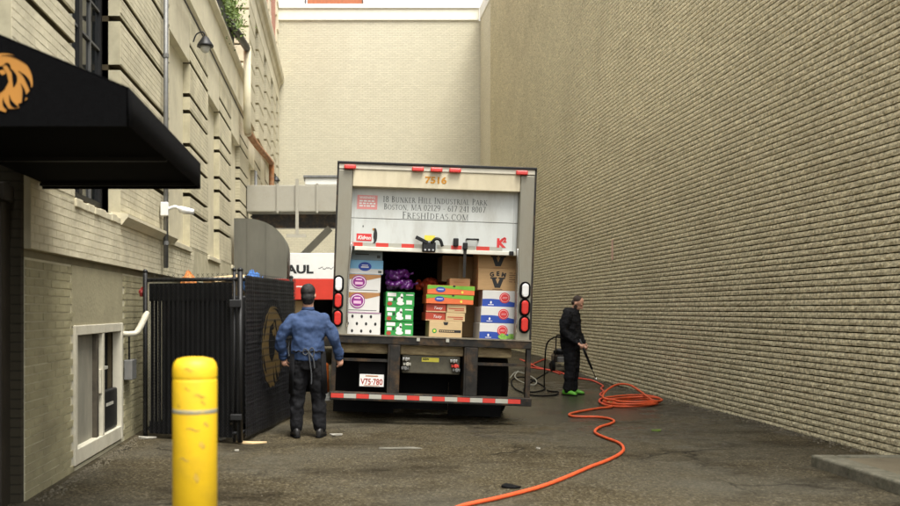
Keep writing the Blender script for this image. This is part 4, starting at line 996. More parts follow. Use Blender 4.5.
for px in (352.5, 512.5):
    x, z = T(px, 247 + (px - 352) * .035); tp('roller_bracket', M_blackmetal, (x - .03, x + .03, DY - .04, DY - .02, DB + .0, DB + .055), bevel=.008, parent=door)
for sx in (-1, 1):
    b = MB(); x = sx * (HW - PW - .012); b.tube(smooth_path([(x, -.05, DB + .08), (x, -.06, DB - .02), (x + sx * .02, -.05, DB - .3), (x + sx * .02, -.05, FL + .1)], 4), .011, 6); b.build('door_cable', M_chrome, tr, smooth=True)
# lights in the posts
def lamp(px, py, m):
    x, z = T(px, py); w, h = .055, .10
    def stad(w, h): return [(x + w * math.cos(R(a)), z + (h - w) + w * math.sin(R(a))) for a in range(0, 181, 15)] + [(x + w * math.cos(R(a)), z - (h - w) + w * math.sin(R(a))) for a in range(180, 361, 15)]
    b = MB(); b.prism(stad(.068, .112), .025, 'y', -.055); q = b.build('tail_light', M_black, tr, bevel=.006)
    b = MB(); b.prism(stad(.043, .088), .03, 'y', -.075); b.build('lens', m, q, bevel=.012)
    for k in (-1, 0, 1):
        b = MB(); b.box(x - .036, x + .036, -.077, -.0752, z + k * .045 - .003, z + k * .045 + .003); b.build('lens_rib', m, q)
for px, py, m in ((338.6, 284, M_clearlens), (338.0, 300.5, M_redlens), (337.5, 318, M_redlens), (524.4, 290.5, M_clearlens), (524.0, 307.5, M_redlens), (523.6, 324.5, M_redlens)): lamp(px, py, m)
# lift gate platform edge, frame and bumper
lg0 = tp('liftgate_platform', M_darksteel, (-HW - .01, HW + .0, -.14, -.001, FL - .10, FL - .003), bevel=.01)
tp('platform_lip', mat('scraped_steel', (.22, .19, .14), .5, metal=.4, var=.4, vs_=12), (-HW - .01, HW, -.15, -.001, FL - .002, FL + .014), parent=lg0)
for px in (417, 446):
    x, _ = T(px, 345); tp('hinge_pad', M_whitetape, (x - .02, x + .02, -.16, -.141, FL - .045, FL - .004), parent=lg0)
BZ = T(430, 402)[1]
lo_z = BZ + .13
for sx in (-1, 1):
    x0, x1 = sorted((sx * (HW + .0), sx * (HW - .06))); tp('gate_post', M_darksteel, (x0, x1, -.13, -.05, BZ + .1, FL - .101), bevel=.006)
for a, c in ((388.5, 399), (464, 476)):
    x0, x1 = T(a, 370)[0], T(c, 370)[0]; tp('gate_arm', M_darksteel, (x0, x1, -.135, .12, BZ + .1, FL - .101), bevel=.008)
    tp('arm_rib', M_darksteel, (x0 - .02, x0, -.14, .1, BZ + .1, FL - .101))
xl, xr = T(388.5, 370)[0], T(476, 370)[0]
tp('cross_bar', M_darksteel, (-HW + .06, xl, -.11, -.06, .765, .80)); tp('cross_bar', M_darksteel, (xr, HW - .06, -.11, -.06, .765, .80))
tp('rear_sill', M_rust, (-HW + .1, xl - .01, .0, .1, .86, .985), bevel=.02); tp('rear_sill', M_rust, (xl + .14, xr - .15, .0, .1, .86, .985), bevel=.02); tp('rear_sill', M_rust, (xr + .01, HW - .22, .0, .1, .86, .985), bevel=.02)
un = tp('lift_motor_housing', mat('dusty_olive_steel', (.10, .09, .06), .6, var=.3, vs_=8), (T(402, 365)[0], T(460, 365)[0], .0, .14, T(430, 374)[1], T(430, 356)[1]), bevel=.015)
x, z = T(430.3, 360); yl = tp('yellow_label', M_yellowlab, (x - .11, x + .11, -.004, -.0005, z - .025, z + .028), parent=un)
sans('KEW', .035, M_blackprint, yl, x - .095, z - .004, -.0045, bold=.002)
for px, py, m in ((406, 359, M_chrome), (407, 364, M_whitetape), (405, 368, M_galv), (453.5, 361, M_chrome), (455, 366, M_redtape), (456, 370, M_galv)):
    x, z = T(px, py); b = MB(); b.lathe([(.0225, -.055), (.028, -.03), (.028, .06)], (x, -.02, z), 12, 'y'); b.box(x - .05, x + .045, -.05, 0, z - .018, z + .018); b.build('work_light', m, un, bevel=.004)
bump = tp('bumper', M_darksteel, (-HW - .01, HW + .02, -.16, -.03, BZ, BZ + .105), bevel=.01)
n = 15; xa, xb = -HW + .01, HW - .12
for i in range(n):
    x0 = xa + (xb - xa) * i / n; x1 = xa + (xb - xa) * (i + 1) / n
    tp('reflective_tape', M_redtape if i % 2 == 0 else M_whitetape, (x0, x1 - .002, -.1625, -.1605, BZ + .03, BZ + .085), parent=bump)
x, z = T(371.5, 380.2); pl = tp('licence_plate', M_whiteprint, (x - .155, x + .155, -.06, -.054, z - .078, z + .078), bevel=.004)
sans('V75·780', .105, mat('maroon_print', (.36, .05, .03), .5), pl, x, z - .05, -.061, align='CENTER', width=.28, bold=.002)
sheet('plate_print', [rect(x - .08, x + .08, z + .05, z + .064), rect(x - .1, x + .1, z - .068, z - .06)], mat('rust_stain_print', (.45, .2, .08), .7), pl, -.0605)
tp('plate_bracket', M_black, (x - .17, x + .17, -.053, -.03, z - .09, .765))
# running gear
tp('chassis_rail', M_black, (-.45, -.35, .12, 9.0, .62, .86)); tp('chassis_rail', M_black, (.35, .45, .12, 9.0, .62, .86))
tp('mud_flap', M_black, (-1.22, -.42, .42, .44, .06, .86)); tp('mud_flap', M_black, (.30, 1.0, .42, .44, .06, .86)); tp('added_underbody_dark_sheet', M_black, (-.42, .30, .46, .5, .12, .86))  # middle black sheet is added to stand for the dark under the truck
def wheel(x, y, w=.25, r=.48):
    b = MB(); b.lathe([(r - .10, -w / 2), (r - .03, -w / 2), (r, -w / 2 + .04), (r, w / 2 - .04), (r - .03, w / 2), (r - .10, w / 2)], (x, y, r + .012), 28, 'x'); q = b.build('wheel', M_black, tr, smooth=True)
    b = MB(); b.lathe([(r - .11, -w / 2 + .03), (r - .11, w / 2 - .03)], (x, y, r + .012), 20, 'x'); b.build('rim', M_galv, q)
for x in (-1.08, -.80, .80, 1.06): wheel(x, 1.35)
for x in (-1.0, 1.0): wheel(x, 7.6)
b = MB(); b.lathe([(.08, -1), (.08, 1)], (0, 1.35, .5), 12, 'x'); b.build('axle', M_black, tr)
b = MB(); b.prism([(6.75, .55), (9.0, .55), (9.05, 1.35), (8.5, 1.5), (8.05, 2.35), (6.75, 2.4)], 2.1, 'x', -1.05); cb_ = b.build('cab', M_doorwhite, tr, bevel=.05)
b = MB(); b.add([(-.95, 8.5, 1.55), (.95, 8.5, 1.55), (.9, 8.09, 2.28), (-.9, 8.09, 2.28)], [(0, 1, 2, 3)]); o = b.build('windscreen', M_glass, cb_); o.location = (0, .02, .01)
for sx in (-1, 1):
    b = MB(); b.box(sx * 1.2 - .11, sx * 1.2 + .11, 8.0, 8.08, 1.35, 1.85); q = b.build('mirror', M_blackmetal, tr, bevel=.02)
    b = MB(); b.tube([(sx * 1.0, 8.05, 1.5), (sx * 1.2, 8.05, 1.5)], .015, 6); b.build('mirror_arm', M_blackmetal, q)

# ------------------------------------------------------------------ cargo
TM = Matrix.Translation(T0) @ Matrix.Rotation(TT, 4, 'Y')
def carton(px0, px1, z0, h, d, dep, m, label, name='produce_box', group=None, tilt=0, cat='box'):
    pm = 300
    x0 = T(px0, pm, d)[0]; x1 = T(px1, pm, d)[0]
    w = x1 - x0
    jr = random.Random(hash((px0, z0)) % 997 if False else int(px0 * 13 + z0 * 100)); t = thing(name, label, cat, TM @ Vector(((x0 + x1) / 2 + jr.uniform(-.006, .006), d + jr.uniform(-.02, .02), z0)), rot=(0, TT, jr.uniform(-.045, .045)), group=group)
    b = MB(); b.box(-w / 2, w / 2, 0, dep, 0, h - .002); bodyo = b.build('carton', m, t, bevel=.006)
    return t, w, h
# dark crate stack that carries the red sacks, behind
def crate(z0, label):
    t = thing('plastic_crate', label, 'crate', TM @ Vector((-.03, .95, z0)), rot=(0, TT, 0))
    b = MB(); w, d, h = .5, .5, .27
    for k in range(4): b.box(-w / 2, w / 2, 0, .02, .01 + k * .068, .01 + k * .068 + .045)
    b.build('front', M_black, t)
    b = MB(); b.box(-w / 2, -w / 2 + .02, .02, d, 0, h); b.box(w / 2 - .02, w / 2, .02, d, 0, h); b.box(-w / 2 + .02, w / 2 - .02, d - .02, d, 0, h); b.box(-w / 2 + .02, w / 2 - .02, .02, d - .02, 0, .02); b.build('shell', M_black, t)
crate(FL, 'black plastic crate on the truck floor beneath the red sack, lower one'); crate(FL + .272, 'black plastic crate directly beneath the red mesh sack')
# left stack
z = FL
t, w, h = carton(344, 381, z, .295, .22, .45, M_carton, 'white carton printed with black dots at the bottom left of the load'); z += h
dots = []
for r_ in range(3):
    for k in range(4):
        x = -w / 2 + .055 + k * .12 + (.06 if r_ % 2 == 0 else 0)
        if x < w / 2 - .03: dots.append(ell(x, .05 + r_ * .095, .016, .022, 10))
sheet('dot_print', dots, M_blackprint, t, 0)
b = MB(); b.box(-w / 2 - .004, w / 2 + .006, -.004, .44, h - .012, h - .004); b.build('purple_edge', M_purple, t)
for i, (px0, px1, lab) in enumerate(((345, 380, 'white and brown carton with purple oval badge, lower of two on the dotted carton'), (346, 380, 'white and brown carton with purple oval badge, upper of the two'))):
    hh = .262 if i == 0 else .235
    t, w, h = carton(px0, px1, z, hh, .22 + .02 * i, .45, M_carton, lab, group='purple badge cartons'); z += h
    sheet('brown_print', [[(-w / 2, h - .004), (-w / 2, h * .66), (-w * .1, h * .80), (w * .1, h * .66), (w / 2, h * .84), (w / 2, h - .004)]], M_brownp, t, 0)
    ox = -w * .14
    q = sheet('badge', [ell(ox, h * .56, .10, h * .38)], M_purple, t, -.0016)
    sheet('badge_ring', [ell(ox, h * .56, .088, h * .32)], M_whiteprint, t, -.0032); sheet('badge_core', [ell(ox, h * .56, .08, h * .28)], M_purple, t, -.0048)
    sheet('badge_bar', [rect(ox - .05, ox + .05, h * .42, h * .56), rect(ox - .04, ox + .04, h * .66, h * .74)], mat('pink_print', (.72, .45, .62), .5), t, -.0064)
    sheet('small_print', [rect(-w * .4, w * .42, .022, .03)], M_ink, t, 0)
t, w, h = carton(347, 382, z, .185, .25, .45, M_skyblue, 'light blue carton with dark oval print near the top left of the load'); z += h
sheet('white_stripe', [rect(-w / 2, w / 2, .006, .07)], M_carton, t, 0); sheet('oval_print', [ell(-.01, .1, .085, .058)], M_blue, t, -.0016); sheet('panel_print', [rect(w * .36, w * .46, .02, .05)], M_ink, t, -.0016)
sheet('oval_bar', [rect(-.06, .04, .085, .1), rect(-.05, .03, .112, .122)], M_whiteprint, t, -.0032)
t, w, h = carton(347, 381, z, .17, .28, .45, mat('grey_blue_carton', (.30, .36, .38), .6, var=.1), 'pale grey-blue carton topmost on the left stack under the door'); sheet('print_bar', [rect(-w * .3, w * .1, .07, .085), rect(w * .34, w * .44, .03, .07)], M_ink, t, 0)
# green boxes
z = FL
for i, lab in enumerate(('green printed carton on the truck floor, lowest of three', 'green printed carton in the middle of its stack of three', 'green printed carton topmost of three, under the purple bags')):
    t, w, h = carton(386 - .3 * (i == 0), 414 + .6 * (i == 2), z, .193, .25 + .01 * i, .4, M_green, lab, group='green cartons'); z += h
    sheet('white_panel', [rect(-w * .45, -w * .14, h * .68, h * .92), rect(-w * .42, -w * .26, h * .36, h * .58), ell(.0, h * .45, .038, h * .2), ell(.005, h * .22, .05, h * .13), ell(.02, h * .72, .018, h * .16), rect(w * .22, w * .42, h * .16, h * .44), rect(w * .2, w * .46, h * .76, h * .84)], M_whiteprint, t, 0)
    sheet('red_panel', [ell(-w * .36, h * .18, .032, h * .13)], M_redbox, t, -.0016)
    sheet('dark_print', [ell(.02, h * .62, .014, .014), rect(-w * .22, -w * .16, h * .4, h * .6)], M_blackprint, t, -.0032)
# mesh sacks
def sack(px, py, d, rx, rz, m, label, name, seed, rot=0.):
    x, z = T(px, py, d); t = thing(name, label, 'sack', TM @ Vector((x, d + .18, z)), rot=(0, TT + rot, 0))
    rr = random.Random(seed); b = MB()
    for k in range(70):
        a = rr.uniform(0, 6.28); q = math.sqrt(rr.random()); e = rr.uniform(-.8, .8)
        b.ball((rx * .82 * q * math.cos(a), .17 * q * math.sin(a), rz * .72 * e), .036, .04, .034, 10, 7)
    o = b.build('netting', m, t, smooth=True)
    r_ = o.modifiers.new('r', 'REMESH'); r_.mode = 'VOXEL'; r_.voxel_size = .012; r_.use_smooth_shade = True
    b = MB(); b.tube([(rx * .8, 0, 0), (rx + .01, -.04, .02), (rx + .04, -.06, .03)], [.03, .012, .016], 8); b.build('tied_end', m, t, smooth=True)
sack(399.5, 284.5, .22, .21, .075, M_bag, 'purple mesh sack lying on the green cartons', 'mesh_sack', 3)
sack(398, 274.5, .26, .17, .09, M_bag, 'purple mesh sack heaped on top of the other purple sack', 'mesh_sack', 5)
sack(430, 284, .95, .21, .12, M_redbag, 'red mesh sack in the dark behind the flat trays', 'mesh_sack', 9)
# centre right pile
z = FL
t, w, h = carton(430, 463, z, .215, .2, .4, M_kraftp, 'kraft carton with black band and green disc on the truck floor'); z += h
sheet('band_print', [rect(-w * .20, w * .47, h * .32, h * .48)], M_blackprint, t, 0); sheet('disc_print', [ell(-w * .34, h * .40, .03, .03)], M_green, t, 0); sheet('disc_core', [ell(-w * .34, h * .40, .015, .015)], M_yellowlab, t, -.0016)
sheet('band_text', [rect(-w * .17 + .024 * k, -w * .17 + .024 * k + .016, h * .37, h * .43) for k in range(8)], M_kraftp, t, -.0016)
sheet('handle_hole', [[(-.035, h - .01), (.035, h - .01), (.02, h - .05), (-.02, h - .05)]], M_blackprint, t, 0)
for i, (lab, lab2) in enumerate((('low red-labelled carton, lower of two beneath the flat trays', 'low kraft carton with small print, lower of two beneath the flat trays'), ('low red-labelled carton touching the flat trays, upper of two', 'low kraft carton touching the flat trays, upper of two'))):
    t, w, h = carton(426.5, 446.3, z, .112, .2, .4, M_redbox, lab, group='red labelled cartons')
    sheet('edge_print', [rect(-w / 2, w / 2, .003, .016)], M_kraftp, t, 0); sans('Tasty', .05, M_whiteprint, t, -.035, .042, -.001, shear=.25, width=.11)
    t, w, h = carton(446.8, 466, z, .112, .2, .4, M_kraftp, lab2, group='low kraft cartons'); z += h
    sheet('print_line', [rect(-w * .42, w * .40, .05, .062), rect(-w * .1, w * .40, .028, .038)], M_redbox, t, 0)
for i, lab in enumerate(('flat green and orange tray with blue label, lower of two', 'flat green and orange tray with blue label, upper of two')):
    t, w, h = carton(426.5 + i * .5, 474 + i * .5, z, .122, .17 + .02 * i, .42, M_orangered, lab, 'fruit_tray', 'green and orange fruit trays', cat='tray'); z += h
    sheet('green_print', [[(-w / 2, h * .52), (-w * .2, h * .74), (w * .05, h * .62), (w / 2, h * .5), (w / 2, h - .004), (-w / 2, h - .004)]], M_green if False else mat('bright_green_print', (.16, .40, .04), .5, var=.1), t, 0)
    q = sheet('blue_label', [ell(-w * .22, h * .52, .062, .034, 20)], M_blue, t, -.0016); sheet('label_print', [rect(-w * .22 - .04, -w * .22 + .04, h * .46, h * .60)], mat('pale_blue_print', (.4, .45, .7), .5), t, -.0032)
    sheet('fruit_print', [ell(w * .24, h * .3, .016, .018, 12)], M_yellowlab, t, -.0016); sheet('notch', [rect(w * .04, w * .09, h * .82, h)], M_blackprint, t, -.0016)
zt = z
t, w, h = carton(449, 469.5, zt, .10, .3, .32, M_kraft, 'small kraft carton lying on the flat trays'); sheet('small_print', [rect(-w * .3, w * .2, .045, .055)], M_brownp, t, 0)
t, w, h = carton(447, 483, FL, .75, .92, .5, M_kraft, 'large plain kraft carton in the dark behind the flat trays, lower one'); 
t, w, h = carton(441, 477, FL + .752, .36, .86, .5, M_kraft, 'large plain kraft carton highest behind the flat trays near the strap'); sheet('tape', [rect(-.02, .02, 0, h - .01)], M_kraftp, t, 0)
# right stack
z = FL
for i, lab in enumerate(('blue and white carton with red round seal and lettuce print, lowest', 'blue and white carton with red round seal, middle of its stack', 'blue and white carton with red round seal, under the kraft pair')):
    t, w, h = carton(480.3 + 1.0 * i, 517.5 + .3 * i, z, .213, .2, .45, M_carton, lab, group='blue and white lettuce cartons'); z += h
    arc = [(-w / 2, .004), (w / 2, .004), (w / 2, h * .22)] + [(w * (.5 - .1 * k), h * (.22 + .26 * math.sin(math.pi * min(1, (k * .1) * .62 + .02)))) for k in range(1, 11)]
    sheet('blue_print', [arc], M_blue, t, 0)
    q = sheet('seal', [[(w * .12 + (.066 + .005 * (k % 2)) * math.cos(R(k * 9)), h * .56 + (.066 + .005 * (k % 2)) * math.sin(R(k * 9))) for k in range(40)]], M_red_ink, t, -.0016)
    sheet('seal_ring', [ell(w * .12, h * .56, .054, .054)], M_whiteprint, t, -.0032); sheet('seal_core', [ell(w * .12, h * .56, .050, .050)], M_red_ink, t, -.0048)
    sheet('seal_bar', [rect(w * .12 - .032, w * .12 + .03, h * .52, h * .545), rect(w * .12 - .026, w * .12 + .034, h * .58, h * .605)], mat('pale_pink_print', (.75, .45, .45), .5), t, -.0064)
    sheet('white_mark', [ell(-w * .26, h * .26, .012, .018, 12), rect(-w * .34, -w * .18, h * .10, h * .14)], M_whiteprint, t, -.0016)
    if i == 0:
        rr = random.Random(4); sheet('lettuce_print', [[(w * .28 + x + .03 * math.cos(a), .035 + y + .025 * math.sin(a)) for a in (0, .9, 2.1, 3.2, 4.2, 5.4)] for x, y in [(rr.uniform(-.12, .08), rr.uniform(-.012, .03)) for _ in range(12)]], M_leafprint, t, -.008)
for i, lab in enumerate(('kraft carton printed with GEM and a black V on the blue cartons', 'kraft carton with a black V highest on the right under the door')):
    t, w, h = carton(477 - .5 * i, 518 + .5 * i, z, .285, .24 + .04 * i, .45, M_kraft, lab, group='kraft cartons with a V'); z += h
    q = sheet('v_print', [[(-w * .20, h * .60), (-w * .04, h * .60), (-w * .035, h * .53), (-w * .07, h * .53), (-w * .02, h * .30), (w * .03, h * .53), (w * .0, h * .53), (w * .0, h * .60), (w * .16, h * .60), (w * .16, h * .53), (w * .125, h * .53), (w * .045, h * .12), (-w * .085, h * .12), (-w * .165, h * .53), (-w * .20, h * .53)]], M_blackprint, t, 0)
    for k, ch in enumerate('GEM'):
        o = sans(ch, .075, M_blackprint, t, 0, 0, 0, bold=.004, align='CENTER'); o.location = (-w * .02 + (k - 1) * .072, -.001, h * .68 - .012 * abs(k - 1)); o.rotation_euler[1] = (k - 1) * R(12)
    sheet('small_print', [rect(w * .26, w * .34 + .02 * (k % 2), h * (.8 - .1 * k), h * (.83 - .1 * k)) for k in range(5)] + [rect(w * .38, w * .47, h * (.8 - .1 * k), h * (.83 - .1 * k)) for k in range(5)] + [rect(-w * .14, w * .1, h * .04, h * .07)], M_brownp if i else mat('dark_brown_print', (.12, .06, .03), .6), t, 0)

# ------------------------------------------------------------------ rental truck further back
ut = thing('rental_truck', 'white and red moving truck parked behind the delivery truck', 'truck', (-.85, 21.6, gz(-.85, 21.6)))
uz = -gz(-.85, 21.6)
b = MB(); b.box(-1.12, -1.06, .05, 4.2, .8, 2.6); b.build('side_wall', M_white, ut); b = MB(); b.box(1.06, 1.12, .05, 4.2, .8, 2.6); b.build('side_wall', M_white, ut)
b = MB(); b.box(-1.12, 1.12, .05, 4.2, 2.6, 2.66); b.build('roof', M_white, ut); b = MB(); b.box(-1.06, 1.06, .05, 4.2, .76, .82); b.build('floor', M_darksteel, ut); b = MB(); b.box(-1.06, 1.06, 4.1, 4.2, .82, 2.6); b.build('bulkhead', M_inside, ut)
hd = MB(); hd.box(-1.14, 1.14, 0, .05, 2.06, 2.68); hd = hd.build('header', mat('bright_white_panel', (.80, .79, .75), .4, var=.04), ut, bevel=.01)
bd = MB(); bd.box(-1.14, 1.14, -.004, .05, 1.56, 2.058); bd = bd.build('red_band', mat('bright_red_panel', (.62, .05, .03), .4, var=.06), ut, bevel=.01)
sans('U-HAUL', .27, M_blackprint, hd, P(262, 270, 21.6).x + .85, 2.20, -.001, bold=.012, width=1.23)
sheet('script_print', [[(x, 2.30 + .02 * math.sin(k * 1.7)), (x + .05, 2.31 + .03 * math.sin(k * 2.3)), (x + .05, 2.33 + .03 * math.sin(k * 2.3)), (x, 2.32 + .02 * math.sin(k * 1.7))] for k, x in enumerate([.38 + .052 * j for j in range(7)])], M_ink, hd, 0)
sheet('small_print', [rect(-.15, .12, 1.86, 1.89)], M_whiteprint, bd, -.005)
b = MB(); b.box(-1.14, -1.02, 0, .05, .75, 1.558); b.box(1.02, 1.14, 0, .05, .75, 1.558); b.build('rear_post', M_white, ut)
b = MB(); b.box(-1.14, 1.14, -.2, .05, .45, .75); b.build('bumper', M_darksteel, ut, bevel=.02)
for x in (-.9, .9):
    b = MB(); b.lathe([(.24, -.11), (.36, -.11), (.38, -.07), (.38, .07), (.36, .11), (.24, .11)], (x, .9, .38), 24, 'x'); b.build('wheel', M_black, ut, smooth=True)
    b = MB(); b.lathe([(.24, -.11), (.36, -.11), (.38, -.07), (.38, .07), (.36, .11), (.24, .11)], (x, 4.9, .38), 24, 'x'); b.build('wheel', M_black, ut, smooth=True)
b = MB(); b.prism([(4.25, .5), (6.2, .5), (6.25, 1.1), (5.6, 1.25), (5.2, 2.0), (4.25, 2.0)], 2.0, 'x', -1.0); b.build('cab', M_white, ut, bevel=.04)
for i, (x, z, w, h) in enumerate(((.02, .82, .46, .72), (-.5, .82, .45, .4))):
    t = thing('moving_box', ('tall kraft moving box standing in the open rear of the rental truck', 'low kraft moving box in the rental truck behind the man')[i], 'box', (-.85 + x, 21.85, z + gz(-.85, 21.6)))
    b = MB(); b.box(-w / 2, w / 2, 0, .4, 0, h); b.build('carton', M_kraftp, t, bevel=.008)
    b = MB(); b.box(-.025, .025, -.002, -.0005, 0, h); b.build('tape_strip', M_kraft, t)
# orange drum beside the truck
g = G(322, 400); dr = thing('traffic_drum', 'orange and white traffic drum between the man in blue and the truck', 'drum', g)
b = MB(); b.lathe([(.0, 0), (.15, 0), (.15, .05), (.12, .05), (.12, .13)], (0, 0, 0), 20); b.build('base', M_white, dr)
b = MB(); b.lathe([(.12, .13), (.115, .35), (.11, .56), (.09, .6), (.02, .61)], (0, 0, 0), 20); b.build('body', M_orangecone, dr, smooth=True)

# ------------------------------------------------------------------ people
def limb(b, pts, radii, n=12, flat=None):
    pts = [Vector(p) for p in pts]; secs = []
    for i, p in enumerate(pts):
        t = (pts[min(i + 1, len(pts) - 1)] - pts[max(i - 1, 0)]).normalized()
        ref = Vector((1, 0, 0)) if abs(t.x) < .8 else Vector((0, 1, 0))
        rt = (ref - t * ref.dot(t)).normalized(); fr = t.cross(rt)
        r = radii[i]; r = r if isinstance(r, tuple) else (r, r)
        secs.append((p, r[0], r[1], rt, fr))
    b.loft(secs, n); b.ball(pts[0], *(secs[0][1],) * 3, 10, 7); b.ball(pts[-1], *(secs[-1][1],) * 3, 10, 7)
def torso(b, secs):                                # (x, y, z, rx, ry)
    b.loft([((x, y, z), rx, ry, (1, 0, 0), (0, 1, 0)) for x, y, z, rx, ry in secs], 20)
def hand(b, w, d, side, curl=.5, palm=None):
    """w wrist, d direction of the hand, palm = direction the palm faces; five fingers"""
    w = Vector(w); d = Vector(d).normalized(); palm = Vector(palm or (0, 1, 0)); palm = (palm - d * palm.dot(d)).normalized(); ac = d.cross(palm).normalized() * side
    limb(b, [w - d * .02, w + d * .03, w + d * .075, w + d * .09], [(.026, .021), (.036, .018), (.041, .017), (.038, .014)], 12)
    for k, (o, l) in enumerate(((.030, .070), (.010, .080), (-.010, .075), (-.029, .058))):
        p0 = w + d * .078 + ac * o; p1 = p0 + (d * math.cos(curl * .6) + palm * math.sin(curl * .6)) * l * .45
        p2 = p1 + (d * math.cos(curl * 1.6) + palm * math.sin(curl * 1.6)) * l * .33; p3 = p2 + (d * math.cos(curl * 2.3) + palm * math.sin(curl * 2.3)) * l * .24
        limb(b, [p0, p1, p2, p3], [.0098, .0093, .0085, .0072], 8)
    q = w + d * .025 + ac * .030
    limb(b, [q, q + (d * .7 + ac * .55 + palm * .25) * .04, q + (d * .8 + ac * .45 + palm * .5) * .07, q + (d * .85 + ac * .25 + palm * .6) * .095], [.014, .0125, .011, .009], 8)
def head(b, c, rot):
    """skull, jaw, nose, ears, brow; local front is +y"""
    c = Vector(c)
    def pt(x, y, z): return c + rot @ Vector((x, y, z))
    b.ball(pt(0, -.012, .03), .076, .094, .10, 18, 12, rot); b.ball(pt(0, .018, -.045), .062, .075, .075, 16, 10, rot); b.ball(pt(0, .06, -.085), .03, .028, .024, 12, 8, rot)
    limb(b, [pt(0, .085, .03), pt(0, .106, -.005), pt(0, .108, -.02), pt(0, .088, -.03)], [.010, .014, .016, .010], 10)
    for sx in (-1, 1):
        b.ball(pt(sx * .078, -.005, -.005), .012, .02, .032, 10, 7, rot); b.ball(pt(sx * .03, .076, .035), .022, .014, .010, 10, 6, rot)
    b.ball(pt(0, .088, -.056), .022, .010, .008, 10, 6, rot)
def remesh(o, v, disp=0, scale=.15, stretch=None, smooth=4):
    m = o.modifiers.new('r', 'REMESH'); m.mode = 'VOXEL'; m.voxel_size = v; m.use_smooth_shade = True
    s = o.modifiers.new('s', 'SMOOTH'); s.iterations = smooth; s.factor = .5
    if disp:
        tx = bpy.data.textures.new('folds', 'CLOUDS'); tx.noise_scale = scale; tx.noise_depth = 2
        d = o.modifiers.new('d', 'DISPLACE'); d.texture = tx; d.strength = disp; d.mid_level = .5; d.texture_coords = 'LOCAL'
        t2 = bpy.data.textures.new('creases', 'MARBLE'); t2.noise_scale = scale * 1.3; t2.turbulence = 9; t2.noise_depth = 1
        d2 = o.modifiers.new('d2', 'DISPLACE'); d2.texture = t2; d2.strength = disp * .28; d2.mid_level = .5; d2.texture_coords = 'LOCAL'
def shoe(parent, x, y, ang, m, sole):
    b = MB(); d = Vector((math.sin(ang), math.cos(ang), 0)); r = Vector((d.y, -d.x, 0)); c = Vector((x, y, 0))
    b.loft([(c + d * t + Vector((0, 0, z)), rx, rz, r, (0, 0, 1)) for t, z, rx, rz in ((-.085, .05, .028, .04), (-.05, .055, .042, .05), (.02, .055, .044, .052), (.09, .045, .049, .04), (.15, .035, .046, .03), (.185, .028, .025, .018))], 14)
    b.ball(c + Vector((0, 0, .085)) - d * .02, .045, .05, .05, 12, 8)
    o = b.build('shoe', m, parent); remesh(o, .009)
    b = MB(); b.loft([(c + d * t + Vector((0, 0, .012)), rx, .012, r, (0, 0, 1)) for t, rx in ((-.095, .03), (-.05, .044), (.02, .045), (.09, .052), (.15, .048), (.19, .024))], 12); b.build('sole', sole, o, smooth=True)
# man in the blue shirt, back to the camera
m1p = G(308, 437); m1 = thing('person', 'person in blue work shirt and black apron standing with back turned by the fence', 'person', m1p)
b = MB()
I3 = Matrix.Identity(3)
limb(b, [(0, .0, 1.40), (0, .01, 1.47), (0, .015, 1.55)], [.075, .064, .062]); head(b, (.006, .02, 1.625), Matrix.Rotation(R(-14), 3, 'Z') @ Matrix.Rotation(R(-6), 3, 'X'))
torso(b, [(0, 0, .86, .15, .11), (0, 0, 1.0, .16, .115), (0, 0, 1.15, .165, .115), (0, 0, 1.32, .18, .11), (0, 0, 1.40, .15, .09), (0, 0, 1.43, .08, .06)])
armL = [(-.165, 0, 1.345), (-.255, -.02, 1.24), (-.315, -.02, 1.12), (-.31, .03, 1.02), (-.285, .075, .93)]
armR = [(.165, 0, 1.345), (.25, -.02, 1.245), (.30, -.03, 1.13), (.335, .03, 1.02), (.36, .07, .93)]
for a in (armL, armR): limb(b, a, [.058, .05, .043, .036, .028])
hand(b, (-.285, .075, .93), (.12, .1, -1), -1, .55, (1, .2, 0)); hand(b, (.36, .07, .93), (.1, .15, -1), 1, .5, (-.9, .4, 0))
for sx in (-1, 1): limb(b, [(sx * .095, 0, .88), (sx * .121, .02, .46), (sx * .13, -.01, .08)], [.08, .045, .036])
o = b.build('body', M_skin, m1); remesh(o, .0065, smooth=2)
b = MB()
torso(b, [(0, 0, .885, .185, .145), (0, 0, .93, .195, .15), (0, -.005, 1.03, .193, .148), (0, -.005, 1.15, .197, .145), (0, -.005, 1.27, .222, .14), (0, -.005, 1.345, .222, .125), (0, 0, 1.40, .185, .105), (0, 0, 1.435, .13, .09), (0, .005, 1.46, .08, .074)])
for a in (armL, armR):
    limb(b, [Vector(p) for p in a[:4]] + [Vector(a[3]).lerp(Vector(a[4]), .85)], [.078, .078, .070, .061, .05])
o = b.build('shirt', M_denim, m1); remesh(o, .010, .042, .14, smooth=3)
b = MB(); b.loft([((0, .005, 1.445), .076, .07, (1, 0, 0), (0, 1, 0)), ((0, .012, 1.492), .067, .066, (1, 0, 0), (0, 1, 0))], 18); b.build('collar', M_denim, m1, smooth=True)
for a, sgn in ((armL, -1), (armR, 1)):
    p = Vector(a[3]).lerp(Vector(a[4]), .8); b = MB(); limb(b, [p + Vector((0, 0, .03)), p - Vector((0, -.005, .03))], [.056, .053], 14); b.build('cuff', M_denim, m1, smooth=True)
b = MB()
torso(b, [(0, .01, .78, .175, .145), (0, .01, .85, .19, .15), (0, .005, .905, .188, .146)])
for sx in (-1, 1): limb(b, [(sx * .09, .005, .82), (sx * .112, .015, .62), (sx * .122, .02, .45), (sx * .13, .0, .28), (sx * .132, -.012, .115)], [(.108, .125), (.100, .108), (.085, .088), (.079, .080), (.074, .078)], 16)
o = b.build('trousers', M_blackcloth, m1); remesh(o, .011, .03, .08, smooth=3)
